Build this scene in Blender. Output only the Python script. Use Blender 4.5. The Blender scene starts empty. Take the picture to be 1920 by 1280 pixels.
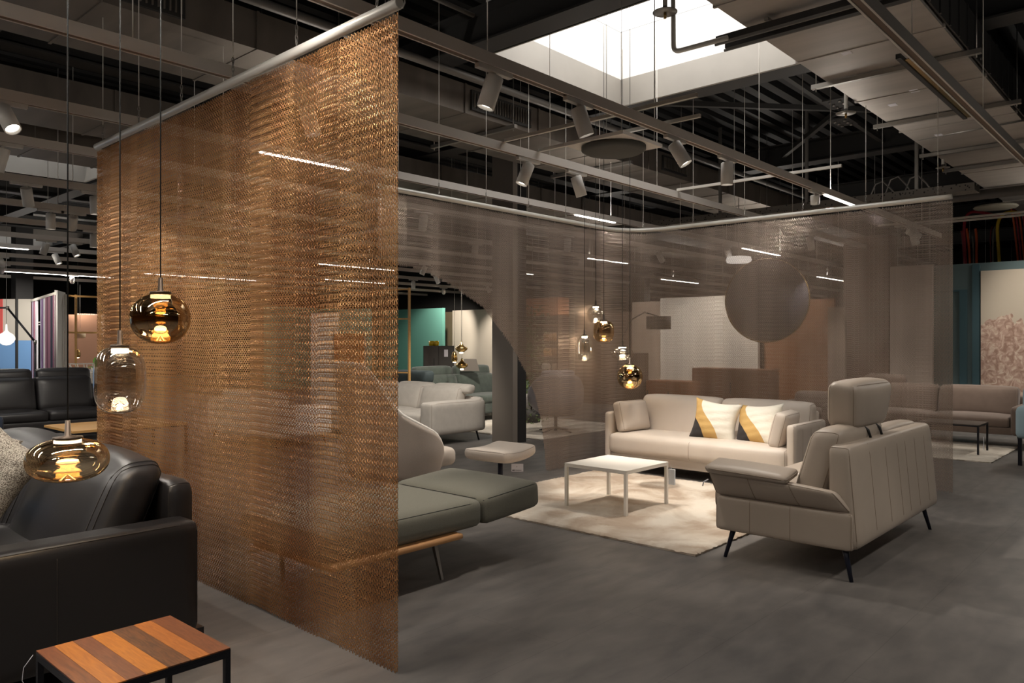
import bpy, bmesh, math, random
import numpy as np
from mathutils import Vector, Matrix, Euler
random.seed(7)
PI = math.pi
scn = bpy.context.scene
COL = scn.collection
def hexc(r, g, b, a=1.0):
    f = lambda v: (v/255/12.92) if v/255 <= .04045 else ((v/255+.055)/1.055)**2.4
    return (f(r), f(g), f(b), a)

# ------------------------------------------------------------------ camera, world, exposure
# world x runs along the ceiling tracks, world y runs along the bronze chain curtain
cam_d = bpy.data.cameras.new('camera'); cam = bpy.data.objects.new('camera', cam_d); COL.objects.link(cam)
cam.location = (0, 0, 1.5)
cam.rotation_euler = (PI/2, 0, -math.radians(47.87))
cam_d.sensor_width = 36; cam_d.lens = 1448/1920*36; cam_d.clip_start = .05; cam_d.clip_end = 200
scn.camera = cam
scn.view_settings.view_transform = 'Standard'; scn.view_settings.look = 'None'
scn.view_settings.gamma = 1; scn.view_settings.use_curve_mapping = False
scn.view_settings.exposure = 0.36
W = bpy.data.worlds.new('world'); scn.world = W; W.use_nodes = True
W.node_tree.nodes['Background'].inputs[0].default_value = (1.0, .96, .92, 1)
W.node_tree.nodes['Background'].inputs[1].default_value = 0.7
SPOT_W = 95.0       # every track spotlight
LED_E = 9.0         # linear light inserts
LIN_DOWN, UP_FILL = 18.0, 6.0   # watts per metre: insert's own light down, added fill up
SKY_E = 2.6         # skylight pane

# ------------------------------------------------------------------ materials
MATS = {}
def mat(name, col, rough=.5, metal=0.0, bump=0.0, bscale=200.0, var=0.0, vscale=4.0, spec=.5, emit=0.0, sheen=0.0, coat=0.0, stretch=None):
    if name in MATS: return MATS[name]
    m = bpy.data.materials.new(name); m.use_nodes = True; nt = m.node_tree; b = nt.nodes['Principled BSDF']
    b.inputs['Base Color'].default_value = col if len(col) == 4 else (*col, 1)
    b.inputs['Roughness'].default_value = rough; b.inputs['Metallic'].default_value = metal
    b.inputs['Specular IOR Level'].default_value = spec
    if sheen: b.inputs['Sheen Weight'].default_value = sheen
    if coat: b.inputs['Coat Weight'].default_value = coat
    if emit:
        b.inputs['Emission Color'].default_value = col if len(col) == 4 else (*col, 1); b.inputs['Emission Strength'].default_value = emit
    tc = nt.nodes.new('ShaderNodeTexCoord'); src = tc.outputs['Object']
    if stretch:
        mp = nt.nodes.new('ShaderNodeMapping'); mp.inputs['Scale'].default_value = stretch
        nt.links.new(src, mp.inputs[0]); src = mp.outputs[0]
    if var:
        n = nt.nodes.new('ShaderNodeTexNoise'); n.inputs['Scale'].default_value = vscale; n.inputs['Detail'].default_value = 6
        nt.links.new(src, n.inputs['Vector'])
        r = nt.nodes.new('ShaderNodeMapRange'); r.inputs['From Min'].default_value = .3; r.inputs['From Max'].default_value = .7
        r.inputs['To Min'].default_value = 1-var; r.inputs['To Max'].default_value = 1+var
        nt.links.new(n.outputs['Fac'], r.inputs['Value'])
        mx = nt.nodes.new('ShaderNodeVectorMath'); mx.operation = 'SCALE'; mx.inputs[0].default_value = col[:3]
        nt.links.new(r.outputs[0], mx.inputs['Scale']); nt.links.new(mx.outputs[0], b.inputs['Base Color'])
    if bump:
        n2 = nt.nodes.new('ShaderNodeTexNoise'); n2.inputs['Scale'].default_value = bscale; n2.inputs['Detail'].default_value = 3
        nt.links.new(src, n2.inputs['Vector'])
        bp = nt.nodes.new('ShaderNodeBump'); bp.inputs['Strength'].default_value = bump; bp.inputs['Distance'].default_value = .004
        nt.links.new(n2.outputs['Fac'], bp.inputs['Height']); nt.links.new(bp.outputs[0], b.inputs['Normal'])
    MATS[name] = m; return m

def ramp_mat(name, stops, kind='noise', scale=4.0, rough=.5, coord=(1, 1, 1), rot=(0, 0, 0), interp='LINEAR', metal=0, bump=0, distort=0, detail=5, loc=(0, 0, 0), axis=0):
    """base colour from a ramp over noise / voronoi / a gradient along one local axis"""
    m = bpy.data.materials.new(name); m.use_nodes = True; nt = m.node_tree; b = nt.nodes['Principled BSDF']
    b.inputs['Roughness'].default_value = rough; b.inputs['Metallic'].default_value = metal
    tc = nt.nodes.new('ShaderNodeTexCoord'); mp = nt.nodes.new('ShaderNodeMapping')
    mp.inputs['Scale'].default_value = coord; mp.inputs['Rotation'].default_value = rot; mp.inputs['Location'].default_value = loc
    nt.links.new(tc.outputs['Object'], mp.inputs[0])
    rp = nt.nodes.new('ShaderNodeValToRGB'); rp.color_ramp.interpolation = interp
    el = rp.color_ramp.elements
    while len(el) < len(stops): el.new(.5)
    for e, (p, c) in zip(el, stops): e.position = p; e.color = c
    if kind == 'axis':
        sx = nt.nodes.new('ShaderNodeSeparateXYZ'); nt.links.new(mp.outputs[0], sx.inputs[0]); out = sx.outputs[axis]
        if distort:
            n = nt.nodes.new('ShaderNodeTexNoise'); n.inputs['Scale'].default_value = scale; n.inputs['Detail'].default_value = detail
            nt.links.new(tc.outputs['Object'], n.inputs['Vector'])
            ma = nt.nodes.new('ShaderNodeMath'); ma.operation = 'MULTIPLY_ADD'; ma.inputs[1].default_value = distort
            nt.links.new(n.outputs['Fac'], ma.inputs[0]); nt.links.new(out, ma.inputs[2]); out = ma.outputs[0]
    elif kind == 'voronoi':
        n = nt.nodes.new('ShaderNodeTexVoronoi'); n.inputs['Scale'].default_value = scale; nt.links.new(mp.outputs[0], n.inputs['Vector']); out = n.outputs['Distance']
    else:
        n = nt.nodes.new('ShaderNodeTexNoise'); n.inputs['Scale'].default_value = scale; n.inputs['Detail'].default_value = detail
        n.inputs['Distortion'].default_value = distort; nt.links.new(mp.outputs[0], n.inputs['Vector']); out = n.outputs['Fac']
    nt.links.new(out, rp.inputs[0]); nt.links.new(rp.outputs[0], b.inputs['Base Color'])
    if bump:
        bp = nt.nodes.new('ShaderNodeBump'); bp.inputs['Strength'].default_value = bump; bp.inputs['Distance'].default_value = .01
        nt.links.new(out, bp.inputs['Height']); nt.links.new(bp.outputs[0], b.inputs['Normal'])
    MATS[name] = m; return m

def emis(name, col, s):
    m = bpy.data.materials.new(name); m.use_nodes = True; nt = m.node_tree
    nt.nodes.remove(nt.nodes['Principled BSDF']); e = nt.nodes.new('ShaderNodeEmission')
    e.inputs[0].default_value = col; e.inputs[1].default_value = s
    nt.links.new(e.outputs[0], nt.nodes['Material Output'].inputs[0]); MATS[name] = m; return m

def glassmat(name, tint, gloss, top, bot, half):
    """thin blown glass, metallised from the top down (local z from -half to +half)"""
    m = bpy.data.materials.new(name); m.use_nodes = True; nt = m.node_tree
    nt.nodes.remove(nt.nodes['Principled BSDF'])
    tr = nt.nodes.new('ShaderNodeBsdfTransparent'); tr.inputs[0].default_value = tint
    gl = nt.nodes.new('ShaderNodeBsdfGlossy'); gl.inputs['Color'].default_value = gloss; gl.inputs['Roughness'].default_value = .03
    tc = nt.nodes.new('ShaderNodeTexCoord'); sx = nt.nodes.new('ShaderNodeSeparateXYZ'); nt.links.new(tc.outputs['Object'], sx.inputs[0])
    mr = nt.nodes.new('ShaderNodeMapRange'); mr.inputs['From Min'].default_value = -half; mr.inputs['From Max'].default_value = half
    mr.inputs['To Min'].default_value = bot; mr.inputs['To Max'].default_value = top; mr.interpolation_type = 'SMOOTHSTEP'
    nt.links.new(sx.outputs[2], mr.inputs['Value'])
    lw = nt.nodes.new('ShaderNodeLayerWeight'); lw.inputs['Blend'].default_value = .32
    mx = nt.nodes.new('ShaderNodeMath'); mx.operation = 'MAXIMUM'
    nt.links.new(mr.outputs[0], mx.inputs[0]); nt.links.new(lw.outputs['Facing'], mx.inputs[1])
    ms = nt.nodes.new('ShaderNodeMixShader'); nt.links.new(mx.outputs[0], ms.inputs[0])
    nt.links.new(tr.outputs[0], ms.inputs[1]); nt.links.new(gl.outputs[0], ms.inputs[2])
    nt.links.new(ms.outputs[0], nt.nodes['Material Output'].inputs[0]); MATS[name] = m; return m

M = MATS
mat('black_leather', hexc(34, 32, 33), .38, bump=.12, bscale=260, spec=.5)
mat('navy_leather', hexc(52, 62, 80), .36, bump=.1, bscale=260)
mat('cream_leather', hexc(206, 194, 182), .45, bump=.12, bscale=220, var=.04, vscale=3)
mat('taupe_leather', hexc(164, 151, 138), .44, bump=.12, bscale=220, var=.05, vscale=3)
mat('taupe_seam', hexc(128, 113, 98), .6)
mat('cream_seam', hexc(150, 134, 118), .6)
mat('black_seam', hexc(46, 42, 40), .5)
mat('dark_line', hexc(14, 14, 14), .6)
mat('olive_fabric', hexc(112, 110, 98), .9, bump=.5, bscale=420, var=.12, vscale=260, sheen=.1)
mat('beige_fabric', hexc(208, 196, 184), .9, bump=.5, bscale=380, var=.08, vscale=300, sheen=.1)
mat('beige_fabric_dark', hexc(190, 178, 168), .9, bump=.5, bscale=380, var=.1, vscale=300)
mat('white_fabric', hexc(226, 222, 216), .9, bump=.3, bscale=300)
mat('light_grey_fabric', hexc(196, 190, 182), .9, bump=.3, bscale=160, var=.05, vscale=12)
mat('green_velvet', hexc(72, 82, 74), .75, bump=.4, bscale=30, var=.2, vscale=9, sheen=.4)
mat('brown_fabric', hexc(106, 90, 80), .9, bump=.3, bscale=200, var=.08, vscale=8, sheen=.2)
mat('grey_fabric', hexc(150, 145, 150), .9, bump=.3, bscale=200, sheen=.1)
mat('pale_blue_fabric', hexc(150, 172, 180), .9, bump=.2)
mat('white_metal', hexc(222, 217, 208), .45)
mat('track_paint', hexc(232, 225, 218), .5)
mat('spot_white', hexc(224, 220, 214), .4)
mat('black_metal', hexc(22, 23, 30), .42, metal=.3)
mat('dark_blue_metal', hexc(24, 28, 44), .4, metal=.3)
mat('steel', hexc(170, 166, 160), .3, metal=1)
mat('rail_aluminium', hexc(232, 228, 220), .35, metal=.2)
mat('duct_steel', hexc(178, 170, 162), .5, metal=.35, var=.12, vscale=1.6, bump=.1, bscale=3, stretch=(3, .3, 1))
mat('duct_dark', hexc(118, 110, 102), .55, metal=.3, var=.2, vscale=1.4, stretch=(3, .5, 1))
mat('ceiling_black', hexc(24, 24, 25), .6)
mat('beam_black', hexc(52, 51, 50), .55)
mat('pipe_grey', hexc(112, 108, 104), .45, metal=.3)
mat('oak', hexc(186, 138, 92), .5, var=.15, vscale=30, stretch=(.15, 2, 2))
mat('light_oak', hexc(220, 170, 104), .45, var=.1, vscale=30, stretch=(.15, 2, 2))
mat('brass', hexc(205, 170, 110), .25, metal=1)
mat('paper', hexc(225, 222, 228), .6)
mat('print_black', hexc(60, 60, 66), .6)
mat('clear_plastic', hexc(210, 214, 220), .15)
mat('rubber_black', hexc(12, 12, 12), .6)
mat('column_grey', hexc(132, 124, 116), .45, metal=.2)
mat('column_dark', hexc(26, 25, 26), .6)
mat('beige_wall', hexc(205, 194, 178), .85)
mat('sand_wall', hexc(150, 136, 108), .85)
mat('teal_wall', hexc(96, 152, 138), .8)
mat('slate_teal_wall', hexc(94, 112, 114), .8)
mat('slate_teal_dark', hexc(62, 90, 98), .8)
mat('hall_dark', hexc(46, 44, 42), .9)
mat('panel_white', hexc(208, 200, 190), .8)
mat('brown_cabinet', hexc(92, 70, 58), .6)
mat('walnut_wood', hexc(140, 92, 56), .5, var=.2, vscale=20, stretch=(.2, 1, 2))
mat('anthracite', hexc(66, 62, 58), .6)
emis('led', (1, .95, .86, 1), LED_E)
emis('lens_glow', (1, .93, .82, 1), 5)
emis('skylight_pane', (1, .985, .96, 1), SKY_E)
emis('skylight_pane_far', (.95, .98, 1, 1), .8)
emis('warm_led', (1, .84, .62, 1), 14)
emis('bulb_glow', (1, .75, .45, 1), 9)
emis('globe_glow', (1, .9, .8, 1), 1.0)

# ------------------------------------------------------------------ mesh helpers
class MB:
    def __init__(self): self.v = []; self.f = []; self.sm = []
    def add(self, vs, fs, smooth=True, mtx=None):
        o = len(self.v)
        if mtx is not None: vs = [mtx @ Vector(p) for p in vs]
        self.v += [tuple(p) for p in vs]
        for f in fs: self.f.append([i+o for i in f]); self.sm.append(smooth)
        return self
    def box(self, x0, x1, y0, y1, z0, z1, mtx=None):
        vs = [(x, y, z) for z in (z0, z1) for y in (y0, y1) for x in (x0, x1)]
        fs = [(0, 2, 3, 1), (4, 5, 7, 6), (0, 1, 5, 4), (2, 6, 7, 3), (0, 4, 6, 2), (1, 3, 7, 5)]
        return self.add(vs, fs, False, mtx)
    def soft(self, hx, hy, hz, r=.03, puff=(0, 0, 0), n=8, fn=None, mtx=None):
        def mp(p):
            return softpt(p, hx, hy, hz, r, puff, fn)
        key = {}; vs = []; fs = []
        ts = [-1+2*i/n for i in range(n+1)]
        # cluster samples toward edges so the rounding is smooth
        ts = [math.copysign(1-(1-abs(t))**1.6, t) for t in ts]
        def idx(p):
            k = tuple(round(c, 5) for c in p)
            if k not in key: key[k] = len(vs); vs.append(mp(p))
            return key[k]
        for ax in range(3):
            for s in (-1, 1):
                for i in range(n):
                    for j in range(n):
                        q = []
                        for (a, b) in ((i, j), (i+1, j), (i+1, j+1), (i, j+1)):
                            p = [0, 0, 0]; p[ax] = s; p[(ax+1) % 3] = ts[a]; p[(ax+2) % 3] = ts[b]; q.append(idx(p))
                        if s < 0: q.reverse()
                        fs.append(q)
        return self.add(vs, fs, True, mtx)
    def tube(self, pts, r, n=8, closed=False, mtx=None, caps=True, flat=False):
        pts = [Vector(p) for p in pts]; m = len(pts)
        rs = r if isinstance(r, (list, tuple)) else [r]*m
        tang = []
        for i in range(m):
            a = pts[(i-1) % m] if (closed or i > 0) else pts[i]; b = pts[(i+1) % m] if (closed or i < m-1) else pts[i]
            t = (b-a); tang.append(t.normalized() if t.length > 1e-9 else Vector((0, 0, 1)))
        up = Vector((0, 0, 1)) if abs(tang[0].z) < .9 else Vector((1, 0, 0))
        nrm = tang[0].cross(up).normalized(); vs = []; fs = []
        for i in range(m):
            if i: nrm = (nrm - tang[i]*nrm.dot(tang[i])); nrm = nrm.normalized() if nrm.length > 1e-9 else tang[i].orthogonal().normalized()
            bn = tang[i].cross(nrm)
            for k in range(n):
                a = 2*PI*(k+.5)/n; vs.append(pts[i] + (nrm*math.cos(a) + bn*math.sin(a))*rs[i])
        for i in range(m if closed else m-1):
            for k in range(n):
                a, b = i*n+k, i*n+(k+1) % n; c, d = ((i+1) % m)*n+(k+1) % n, ((i+1) % m)*n+k
                fs.append((a, b, c, d))
        if not closed and caps: fs += [tuple(range(n))[::-1], tuple((m-1)*n+k for k in range(n))]
        return self.add(vs, fs, not flat, mtx)
    def lathe(self, prof, n=32, mtx=None, smooth=True):
        vs = []; fs = []; m = len(prof)
        for (r, z) in prof:
            for k in range(n): a = 2*PI*k/n; vs.append((r*math.cos(a), r*math.sin(a), z))
        for i in range(m-1):
            for k in range(n):
                fs.append((i*n+k, i*n+(k+1) % n, (i+1)*n+(k+1) % n, (i+1)*n+k))
        if prof[0][0] > 1e-6: fs.append(tuple(range(n))[::-1])
        if prof[-1][0] > 1e-6: fs.append(tuple((m-1)*n+k for k in range(n)))
        return self.add(vs, fs, smooth, mtx)
    def cyl(self, p, q, r, n=20, mtx=None):
        p, q = Vector(p), Vector(q); d = q-p
        rot = d.to_track_quat('Z', 'Y').to_matrix().to_4x4(); mm = Matrix.Translation(p) @ rot
        if mtx is not None: mm = mtx @ mm
        L = d.length; b = min(.003, r*.2, L*.2)
        return self.lathe([(r-b, 0), (r, b), (r, L-b), (r-b, L)], n, mm)
    def prism(self, poly, z0, z1, mtx=None, smooth=False):
        n = len(poly); vs = [(x, y, z0) for x, y in poly] + [(x, y, z1) for x, y in poly]
        fs = [tuple(range(n))[::-1], tuple(range(n, 2*n))] + [(i, (i+1) % n, n+(i+1) % n, n+i) for i in range(n)]
        return self.add(vs, fs, smooth, mtx)
    def build(self, name, m, parent=None, loc=None, rz=None, bevel=0, smooth_angle=True):
        me = bpy.data.meshes.new(name); me.from_pydata(self.v, [], self.f)
        me.polygons.foreach_set('use_smooth', self.sm); me.validate(); me.update()
        if m is not None: me.materials.append(M[m] if isinstance(m, str) else m)
        o = bpy.data.objects.new(name, me); COL.objects.link(o)
        if parent is not None: o.parent = parent
        if loc is not None: o.location = loc
        if rz is not None: o.rotation_euler = (0, 0, rz)
        if bevel:
            b = o.modifiers.new('edge', 'BEVEL'); b.width = bevel; b.segments = 3; b.limit_method = 'ANGLE'
        return o

def softpt(p, hx, hy, hz, r, puff, fn):
    h = (hx, hy, hz); P = [p[i]*h[i] for i in range(3)]; r = min(r, hx*.98, hy*.98, hz*.98)
    C = [max(-(h[i]-r), min(h[i]-r, P[i])) for i in range(3)]; d = [P[i]-C[i] for i in range(3)]
    L = math.sqrt(sum(x*x for x in d))
    if L > 1e-9: P = [C[i]+d[i]/L*r for i in range(3)]
    w = [1-abs(c)**2.2 for c in p]
    P[0] += math.copysign(1, p[0])*abs(p[0])*puff[0]*w[1]*w[2]
    P[1] += math.copysign(1, p[1])*abs(p[1])*puff[1]*w[0]*w[2]
    P[2] += math.copysign(1, p[2])*abs(p[2])*puff[2]*w[0]*w[1]
    P = tuple(P)
    return fn(P) if fn else P
def seam(mb, path, hx, hy, hz, r, puff, fn, rad=.003, mtx=None, closed=False, out=1.0):
    pts = [softpt(p, hx, hy, hz, r, puff, fn) for p in path]
    mb.tube(pts, rad, 5, closed, mtx)
def loop(ax, s, e=.97, n=10):
    """closed path round the cube face `ax` at coordinate s"""
    out = []
    ts = [-1+2*i/n for i in range(n)]
    a, b = (ax+1) % 3, (ax+2) % 3
    for k in range(4):
        for t in ts:
            q = [0, 0, 0]; q[ax] = s
            u, v = [(t, -1), (1, t), (-t, 1), (-1, -t)][k]
            q[a] = u; q[b] = v; out.append(q)
    return out

def tag(o, label=None, cat=None, group=None, kind=None):
    if label: o['label'] = label
    if cat: o['category'] = cat
    if group: o['group'] = group
    if kind: o['kind'] = kind
    return o
def thing(name, label, cat, loc=(0, 0, 0), rz=0, group=None):
    o = bpy.data.objects.new(name, None); COL.objects.link(o); o.empty_display_size = .1
    o.location = loc; o.rotation_euler = (0, 0, rz); return tag(o, label, cat, group)
def struct(mb, name, m, loc=None, rz=None): return tag(mb.build(name, m, None, loc, rz), kind='structure')
def one(mb, name, m, label, cat, loc=None, rz=None, group=None, bevel=0):
    return tag(mb.build(name, m, None, loc, rz, bevel), label, cat, group)
def copy_tree(o, parent=None):
    c = o.copy(); COL.objects.link(c); c.parent = parent
    for ch in [x for x in bpy.data.objects if x.parent == o]: copy_tree(ch, c)
    return c
RX = lambda a: Matrix.Rotation(a, 4, 'X')
RY = lambda a: Matrix.Rotation(a, 4, 'Y')
RZ = lambda a: Matrix.Rotation(a, 4, 'Z')
T = lambda x, y, z: Matrix.Translation((x, y, z))
S_, C_ = math.sin(math.radians(42.13)), math.cos(math.radians(42.13))
def sight(px, py, D):
    """place in the hall seen at that spot of the photograph at distance D"""
    X = (px-960)/1448*D; return Vector((X*S_+D*C_, -X*C_+D*S_, 1.5-(py-640)/1448*D))

# ================================================================== THE HALL
# floor
def floor_material():
    m = bpy.data.materials.new('floor_vinyl'); m.use_nodes = True; nt = m.node_tree; b = nt.nodes['Principled BSDF']
    tc = nt.nodes.new('ShaderNodeTexCoord')
    def noise(scale, stretch, detail=6, dist=0):
        mp = nt.nodes.new('ShaderNodeMapping'); mp.inputs['Scale'].default_value = stretch; nt.links.new(tc.outputs['Object'], mp.inputs[0])
        n = nt.nodes.new('ShaderNodeTexNoise'); n.inputs['Scale'].default_value = scale; n.inputs['Detail'].default_value = detail
        n.inputs['Distortion'].default_value = dist; nt.links.new(mp.outputs[0], n.inputs['Vector']); return n.outputs['Fac']
    a = noise(.9, (1, 1, 1), 8, .6); c = noise(3.5, (1, 2.5, 1), 8, .3)
    mx = nt.nodes.new('ShaderNodeMath'); mx.operation = 'ADD'; nt.links.new(a, mx.inputs[0]); nt.links.new(c, mx.inputs[1])
    rp = nt.nodes.new('ShaderNodeValToRGB'); rp.color_ramp.elements[0].position = .36; rp.color_ramp.elements[1].position = .66
    ml = nt.nodes.new('ShaderNodeMath'); ml.operation = 'MULTIPLY'; ml.inputs[1].default_value = .5; nt.links.new(mx.outputs[0], ml.inputs[0])
    rp.color_ramp.elements[0].color = hexc(83, 80, 78); rp.color_ramp.elements[1].color = hexc(112, 107, 103)
    nt.links.new(ml.outputs[0], rp.inputs[0])
    # faint grid of vinyl tiles
    br = nt.nodes.new('ShaderNodeTexBrick'); br.inputs['Scale'].default_value = 1; br.inputs['Brick Width'].default_value = 1.2; br.inputs['Row Height'].default_value = .6
    br.inputs['Mortar Size'].default_value = .0025; br.inputs['Color1'].default_value = (1, 1, 1, 1); br.inputs['Color2'].default_value = (.93, .93, .93, 1); br.inputs['Mortar'].default_value = (.75, .75, .75, 1)
    nt.links.new(tc.outputs['Object'], br.inputs['Vector'])
    mm = nt.nodes.new('ShaderNodeMix'); mm.data_type = 'RGBA'; mm.blend_type = 'MULTIPLY'; mm.inputs[0].default_value = 1
    nt.links.new(rp.outputs[0], mm.inputs[6]); nt.links.new(br.outputs[0], mm.inputs[7]); nt.links.new(mm.outputs[2], b.inputs['Base Color'])
    b.inputs['Roughness'].default_value = .5; b.inputs['Specular IOR Level'].default_value = .35
    MATS['floor_vinyl'] = m
floor_material()
struct(MB().box(-14, 34, -14, 34, -.1, 0), 'floor', 'floor_vinyl')
# ceiling: trapezoidal steel deck with three skylight holes
SKY = [(5.66, 7.97, 2.95, 5.4), (1.2, 5.2, 13.4, 15.2), (3.5, 8.5, 24, 26.5)]
def ceiling_deck():
    mb = MB(); p = .25
    def strip(x0, x1, y0, y1):
        n = max(1, round((y1-y0)/p)); h = (y1-y0)/n
        for i in range(n):
            y = y0+i*h
            vs = []
            for x in (x0, x1): vs += [(x, y, 5.0), (x, y+.5*h, 5.0), (x, y+.62*h, 5.12), (x, y+.88*h, 5.12), (x, y+h, 5.0)]
            mb.add(vs, [(k, k+1, k+6, k+5) for k in range(4)], False)
    ys = -14
    for (x0, x1, y0, y1) in SKY:
        x0 -= .08; x1 += .08; y0 -= .08; y1 += .08
        strip(-14, 34, ys, y0); strip(-14, x0, y0, y1); strip(x1, 34, y0, y1); ys = y1
    strip(-14, 34, ys, 34)
    o = struct(mb, 'ceiling', 'ceiling_black')
    return o
ceiling_deck()
struct(MB().box(34, 34.2, -14, 34.2, 0, 5.2), 'wall_right', 'hall_dark')
struct(MB().box(-14, 34, 34, 34.2, 0, 5.2), 'wall_back', 'hall_dark')
struct(MB().box(-14.2, -14, -14, 34, 0, 5.2), 'wall_left', 'hall_dark')
struct(MB().box(-14, 34, -14.2, -14, 0, 5.2), 'wall_front', 'hall_dark')
# skylights: metal curb, white well, bright pane
for i, (x0, x1, y0, y1) in enumerate(SKY):
    nm = ['large skylight well with white reveals above the seating area', 'bright skylight beyond the left end of the bronze chain curtain', 'distant pale skylight low over the shelving bay'][i]
    t = thing('skylight', nm, 'skylight', ((x0+x1)/2, (y0+y1)/2, 4.4), 0)
    hx, hy = (x1-x0)/2, (y1-y0)/2
    def ring(h0, h1, w, g=0):
        b = MB()
        b.box(-hx-w-g, hx+w+g, -hy-w-g, -hy-g, h0, h1); b.box(-hx-w-g, hx+w+g, hy+g, hy+w+g, h0, h1)
        b.box(-hx-w-g, -hx-g, -hy-g, hy+g, h0, h1); b.box(hx+g, hx+w+g, -hy-g, hy+g, h0, h1); return b
    ring(0, .33, .04).build('metal_curb', 'curb_metal' if 'curb_metal' in M else mat('curb_metal', hexc(168, 162, 154), .5, metal=.15, var=.06, vscale=2), t)
    ring(.331, .91, .03, .01).build('white_reveal', mat('reveal_white', hexc(246, 242, 236), .8), t)
    MB().box(-hx, hx, -hy, hy, .92, .96).build('pane', 'skylight_pane' if i == 0 else 'skylight_pane_far', t)
# steel beams
def ibeam(a, b, z0=4.4, h=.36, w=.3, name='beam'):
    (xa, ya), (xb, yb) = a, b; L = math.hypot(xb-xa, yb-ya); ang = math.atan2(yb-ya, xb-xa)
    mb = MB(); mb.box(0, L, -w/2, w/2, 0, .02); mb.box(0, L, -w/2, w/2, h-.02, h); mb.box(0, L, -.008, .008, .02, h-.02)
    return struct(mb, name, 'beam_black', (xa, ya, z0), ang)
for x in (-1.5, 2.0, 5.49, 8.17, 12.6, 16.5, 21, 26): ibeam((x, -14), (x, 34))
for y in (0.2, 8.85, 12.1, 17.5, 22.5): ibeam((-14, y), (34, y), 4.42, .3, .26)
# roof bracing with bolted plates by the large duct
bt = thing('roof_bracing', 'dark steel cross bracing with bolted plates under the roof', 'brace', (9.9, 3.6, 4.55))
for i, (a, b) in enumerate((((-1.6, -1.7, 0), (2.5, 1.6, 0)), ((-1.6, 1.9, 0), (2.6, -1.9, 0)), ((-1.7, 0, 0), (2.6, .1, 0)))):
    MB().tube([a, b], .045, 4, flat=True).build('strut', 'beam_black', bt)
for (x, y) in ((0, -.15), (.9, .1)):
    pl = MB().box(x-.2, x+.2, y-.13, y+.13, -.075, -.055).build('plate', 'beam_black', bt)
    b = MB()
    for dx in (-.13, 0, .13): b.cyl((x+dx, y-.06, -.1), (x+dx, y-.06, -.075), .02, 8); b.cyl((x+dx, y+.06, -.1), (x+dx, y+.06, -.075), .02, 8)
    b.build('bolts', 'steel', pl)
# columns
def hcolumn(x0, x1, y0, y1, lab):
    mb = MB(); mb.box(x0, x1, y0, y1, 0, 5.0)
    o = struct(mb, 'column', 'column_grey'); return o
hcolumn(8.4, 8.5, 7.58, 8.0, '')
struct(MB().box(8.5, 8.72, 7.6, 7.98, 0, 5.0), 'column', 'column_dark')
struct(MB().box(6.2, 6.6, 22.9, 23.3, 0, 5.0), 'column', 'column_dark')

# ducts ------------------------------------------------------------
def duct(x0, x1, y0, y1, z0, h, label, m, bars, seams=1.2, grilles=()):
    t = thing('air_duct', label, 'air duct', (x0, y0, z0))
    L, w = x1-x0, y1-y0
    MB().box(0, L, 0, w, 0, h).build('duct_body', m, t)
    k = seams
    while k < L:
        r = MB(); r.box(k-.012, k+.012, -.02, w+.02, -.008, 0); r.box(k-.012, k+.012, -.02, -.001, 0, h); r.box(k-.012, k+.012, w+.001, w+.02, 0, h); k += seams
        r.build('flange', m, t)
    if m == 'duct_steel':
        cl = MB(); cl.box(0, L, -.034, -.021, .02, h-.002)
        q = .1
        while q < L: cl.box(q, q+.03, -.046, -.0345, .02, h-.002); q += .3
        cl.build('side_cladding', 'beam_black', t)
    for bx in bars:
        if not (x0 < bx < x1): continue
        b = MB().box(bx-x0-.025, bx-x0+.025, -.14, w+.14, -.052, -.01).build('support_bar', 'steel_dull', t)
        MB().cyl((bx-x0, -.1, -.08), (bx-x0, -.1, 4.99-z0), .006, 6).cyl((bx-x0, w+.1, -.08), (bx-x0, w+.1, 4.99-z0), .006, 6).build('threaded_rods', 'steel', b)
    for (gx, gl) in grilles:
        g = MB().box(gx-x0, gx-x0+gl, -.03, -.002, .05, h-.05).build('grille', 'beam_black', t)
        s = MB(); q = .03
        while q < gl-.02: s.box(gx-x0+q, gx-x0+q+.012, -.045, -.031, .08, h-.08); q += .045
        s.build('grille_bars', m, g)
    return t
mat('steel_dull', hexc(150, 146, 140), .4, metal=.7)
d1 = duct(-4, 18, 1.58, 2.74, 4.0, .385, 'wide galvanised air duct running along the right side of the skylight', 'duct_steel', (2.2, 4.0, 7.54, 9.4, 11.3, 12.5, 14.5), 1.55)
for (x, y) in ((6.9, 2.35), (8.4, 2.2), (8.75, 2.5), (10.4, 2.45), (7.6, 2.1)): MB().box(x+4-.05, x+4+.05, y-1.58-.05, y-1.58+.03, -.003, -.0005).build('sticker', 'paper', d1)
duct(-4, 22, 6.05, 7.2, 4.0, .32, 'long grey air duct crossing above the top of the bronze curtain', 'duct_dark', (1.2, 4.2, 6.6, 9.0), 1.24, ((2.1, .7), (6.0, 1.0), (10, .7)))
duct(-4, 24, 9.12, 10.1, 4.0, .32, 'darker air duct above the left end of the bronze curtain', 'duct_dark', (2, 5), 1.24)
duct(-4, 24, 11.0, 11.7, 3.95, .43, 'flat grey air duct beyond the one at the left curtain end', 'duct_dark', (2, 5, 8), .9)
# black rail pair crossing under the duct
rt = thing('support_rails', 'pair of black slotted support rails under the near end of the wide duct', 'rail', (5.7, 1.2, 3.9))
for dx in (0, .16):
    MB().box(dx, dx+.05, -.2, 1.75, 0, .05).build('slotted_rail', 'beam_black', rt)
    MB().tube([(dx+.09, -.15, .02), (dx+.09, 1.8, .02)], .012, 8).build('rod', 'pipe_grey', rt)
for y in (.1, .7, 1.3): MB().box(-.03, .3, y, y+.03, .05, .075).build('clamp', 'steel_dull', rt)
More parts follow.
